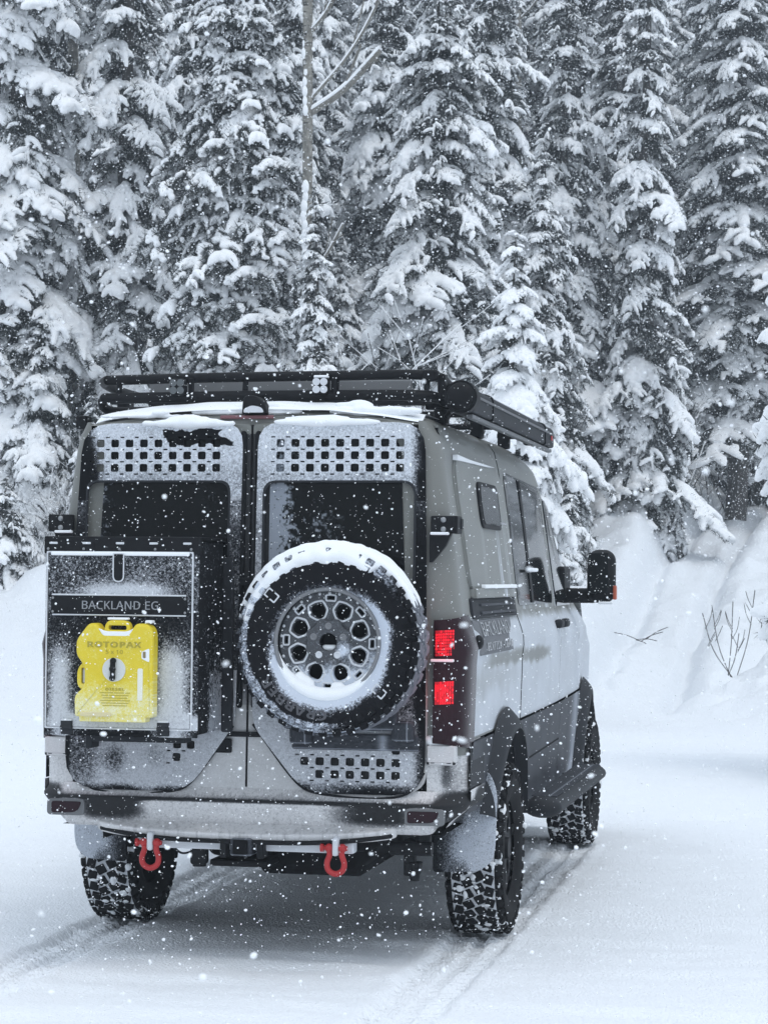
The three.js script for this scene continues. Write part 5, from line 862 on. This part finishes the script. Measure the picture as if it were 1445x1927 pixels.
  for (const x of [-0.652, -0.235]) { const h = mk('hinge', O(join([rb(0.05, 0.026, 0.018, x, 1.035, fz + 0.018, 0.004), rb(0.05, 0.026, 0.018, x, 1.004, fz + 0.014, 0.004), cyl(0.009, 0.009, [x - 0.026, 1.02, fz + 0.02], [x + 0.026, 1.02, fz + 0.02], 10)])), M.plastic, bx); mk('hinge_snow', O(rb(0.046, 0.009, 0.012, x, 1.05, fz + 0.02, 0.003)), M.packed, h); }
  mk('mount_bracket', O(join([rb(0.42, 0.05, 0.10, -0.44, 0.965, 1.25, 0.006), rb(0.03, 0.10, 0.10, -0.66, 0.96, 1.25, 0.006), rb(0.05, 0.75, 0.03, -0.075, 1.36, 1.20, 0.01)])), M.plastic, bx);
}
// ================================================================ FUEL CAN on the box door
{
  const c = thing('fuel_can', 'yellow flat fuel can with round frosted mount, fixed to the storage box door', 'fuel can', [-0.418, 1.05, 1.62]);
  const canTex = tex(512, 640, (u, v) => { const x = u * 0.36, y = v * 0.46, n = fbm(x * 22, y * 22, 4) - 0.5, d = 0.26 + n * 0.34 + 0.42 * ss(0.5, 0.08, v) + 0.12 * Math.exp(-((u - 0.5) ** 2) / 0.05 - ((v - 0.72) ** 2) / 0.004), k = clamp((d - speck(x, y) * 0.55) * 1.8, 0, 1); return mix3([222, 198, 40], [234, 233, 212], k * 0.85); });
  const ym = std({ map: canTex, roughness: 0.45 });
  const pts = [[-0.175, 0.02, 0.012], [-0.178, 0.105, 0.02], [-0.135, 0.145, 0.02], [-0.135, 0.225, 0.02], [-0.172, 0.275, 0.02], [-0.172, 0.335, 0.02], [-0.118, 0.405, 0.02], [-0.085, 0.405, 0.012], [-0.055, 0.365, 0.02], [0.055, 0.365, 0.02], [0.085, 0.405, 0.012], [0.135, 0.405, 0.03], [0.16, 0.375, 0.03], [0.16, 0.02, 0.012]];
  const O = (x, y) => [(x + 0.18) / 0.36, y / 0.46];
  mk('can_body', uvBy(ext(roundPoly(pts), 0.055, 0, 0.012, 6), (x, y) => O(x, y)), ym, c);
  mk('can_base', uvBy(ext(rect(-0.155, 0.0, 0.13, 0.03, 0.006), 0.06, 0, 0.004), (x, y) => O(x, y)), ym, c);
  mk('base_band', ext(rect(-0.148, 0.022, -0.015, 0.040, 0.008), 0.006, 0.066, 0.002), std({ color: lin(0.68, 0.6, 0.35), roughness: 0.8 }), c);
  // top handle, left handle, right grip
  const th = roundPoly([[-0.06, 0.36, 0.004], [0.06, 0.36, 0.004], [0.05, 0.418, 0.03], [-0.05, 0.418, 0.03]]); th.holes.push(rect(-0.038, 0.378, 0.038, 0.396, 0.008, THREE.Path)); mk('top_handle', uvBy(ext(th, 0.03, 0.012, 0.006), (x, y) => O(x, y)), ym, c);
  const lh = roundPoly([[-0.13, 0.125, 0.01], [-0.17, 0.14, 0.03], [-0.17, 0.22, 0.03], [-0.13, 0.255, 0.01]]); lh.holes.push(rect(-0.152, 0.155, -0.137, 0.22, 0.006, THREE.Path)); mk('side_handle', uvBy(ext(lh, 0.04, 0.008, 0.004), (x, y) => O(x, y)), ym, c);
  mk('side_handle_snow', rb(0.014, 0.062, 0.01, -0.143, 0.187, 0.035, 0.005), M.packed, c);
  mk('grip', ext(roundPoly([[0.112, 0.262, 0.006], [0.145, 0.247, 0.008], [0.145, 0.305, 0.008], [0.112, 0.29, 0.006]]), 0.003, 0.066), M.snow, c); mk('grip_slot', rb(0.012, 0.026, 0.006, 0.124, 0.278, 0.07, 0.005), std({ color: lin(0.25, 0.2, 0.1), roughness: 0.6 }), c);
  mk('handle_snow', ext(roundPoly([[-0.075, 0.385, 0.004], [-0.055, 0.352, 0.01], [0.055, 0.352, 0.01], [0.075, 0.385, 0.004], [0.05, 0.372, 0.02], [-0.05, 0.372, 0.02]]), 0.012, 0.052, 0.003), M.snow, c);
  mk('top_snow', rb(0.09, 0.010, 0.03, 0, 0.424, 0.03, 0.005), M.snow, c); mk('shoulder_snow', rb(0.03, 0.012, 0.05, 0.135, 0.413, 0.032, 0.006), M.snow, c);
  mk('spout_cap', [cyl(0.022, 0.024, [-0.15, 0.385, 0.03], [-0.128, 0.372, 0.03], 16), cyl(0.012, 0.012, [-0.168, 0.395, 0.03], [-0.15, 0.385, 0.03], 12)], M.black, c);
  mk('mount_disc', new THREE.CylinderGeometry(0.049, 0.049, 0.006, 40).rotateX(Math.PI / 2).translate(-0.005, 0.215, 0.069), std({ color: lin(0.66, 0.67, 0.64), roughness: 0.9 }), c);
  mk('mount_knob', [cyl(0.011, 0.011, [-0.007, 0.18, 0.082], [-0.007, 0.255, 0.082], 14), new THREE.SphereGeometry(0.013, 14, 10).translate(-0.005, 0.252, 0.082), new THREE.SphereGeometry(0.014, 14, 10).translate(-0.007, 0.218, 0.084), new THREE.SphereGeometry(0.013, 14, 10).translate(-0.008, 0.182, 0.082)], M.black, c);
  mk('level_stripe', ext(rect(0.096, 0.09, 0.118, 0.222, 0.008), 0.002, 0.067), std({ color: lin(0.80, 0.79, 0.68), roughness: 0.8 }), c);
  const em = std({ color: lin(0.40, 0.33, 0.03), roughness: 0.6 });
  mk('embossed_lettering', [text('ROTOPAX', 0.024, 0.003, bold, 1.55).translate(-0.005, 0.318, 0.0665), text('DIESEL', 0.011, 0.002, bold, 1.7).translate(0.0, 0.135, 0.0665), text('5 x 10', 0.016, 0.002, sans, 1.3).translate(-0.005, 0.288, 0.0665)], em, c);
  const ln = []; for (let i = 0; i < 6; i++) ln.push(rb(0.13 - 0.012 * (i % 3), 0.0028, 0.002, 0.0, 0.12 - i * 0.0105, 0.0675, 0.0008, 1)); mk('embossed_line', ln, em, c);
}
// ================================================================ SHACKLES under the bumper
function shackle(x, y, z, label) {
  const s = thing('bow_shackle', label, 'shackle', [x, y, z]);
  mk('bow', tube([[-0.028, 0.055, 0], [-0.026, 0.03, 0], [-0.037, -0.005, 0], [-0.03, -0.035, 0], [0, -0.05, 0], [0.03, -0.035, 0], [0.037, -0.005, 0], [0.026, 0.03, 0], [0.028, 0.055, 0]], 0.0125, 50, 12), M.red, s);
  mk('eye', [new THREE.SphereGeometry(0.019, 14, 10).translate(-0.028, 0.058, 0), new THREE.SphereGeometry(0.019, 14, 10).translate(0.028, 0.058, 0)], M.red, s);
  mk('pin', [cyl(0.010, 0.010, [-0.06, 0.058, 0], [0.05, 0.058, 0]), cyl(0.017, 0.017, [-0.065, 0.058, 0], [-0.052, 0.058, 0])], M.red, s);
  mk('lug_plate', rb(0.026, 0.08, 0.06, 0, 0.065, -0.01, 0.012), M.packed, s);
}
shackle(-0.385, 0.455, 1.28, 'red bow shackle hanging under the bumper near the left rear wheel');
shackle(0.425, 0.457, 1.28, 'red bow shackle hanging under the bumper near the right rear wheel');

// ================================================================ FALLING SNOW
{
  const R = rng(1234), cam = V(2.52, 1.655, 10.66), fw = V(FX, 0, FZ), rt = V(-FZ, 0, FX);
  const near = [], far = [], m = new THREE.Matrix4(), q = new THREE.Quaternion(), e = new THREE.Euler();
  const put = (list, d, size) => {
    const l = (R() - 0.5) * d * 0.44 + (R() - 0.5) * 1.2, y = 1.655 + d * 0.0286 + (R() - 0.5) * d * 0.56 + (R() - 0.5) * 0.6, p = cam.clone().addScaledVector(fw, d).addScaledVector(rt, l); p.y = y;
    if (Math.abs(p.x) < 1.18 && p.y < 2.6 && p.z < 1.68 && p.z > -4.7) return;
    if (p.y < ground(p.x, p.z, false) + 0.02) return;
    e.set(R() * 6, R() * 6, R() * 6); q.setFromEuler(e); m.compose(p, q, V(size, size * (0.45 + 0.4 * R()), size * (0.8 + 0.7 * R()))); list.push(m.clone());
  };
  for (let i = 0; i < 62000; i++) { const d = 1.5 + 10.5 * Math.cbrt(0.02 + 0.98 * R()); put(near, d, 0.0009 + 0.0024 * Math.pow(R(), 4)); }
  for (let i = 0; i < 90; i++) put(near, 0.5 + 0.9 * R(), 0.0013 + 0.0008 * R());
  for (let i = 0; i < 420; i++) put(near, 1.3 + 2.6 * Math.sqrt(R()), 0.0016 + 0.0012 * R());
  for (let i = 0; i < 230000; i++) { const d = 10 + 34 * Math.sqrt(R()); put(far, d, 0.0034 + 0.0036 * R() * R()); }
  const f = thing('falling_snow', 'white snowflakes drifting through the air in front of the van and the trees', 'falling snow'); tag(f, null, null, null, 'stuff');
  const mat = std({ color: lin(0.9, 0.92, 0.94), roughness: 1 });
  instanced('snowflake', new THREE.IcosahedronGeometry(1, 1), mat, near, f); instanced('snowflake', new THREE.OctahedronGeometry(1, 0), mat, far, f);
}
renderer.render(scene, camera);
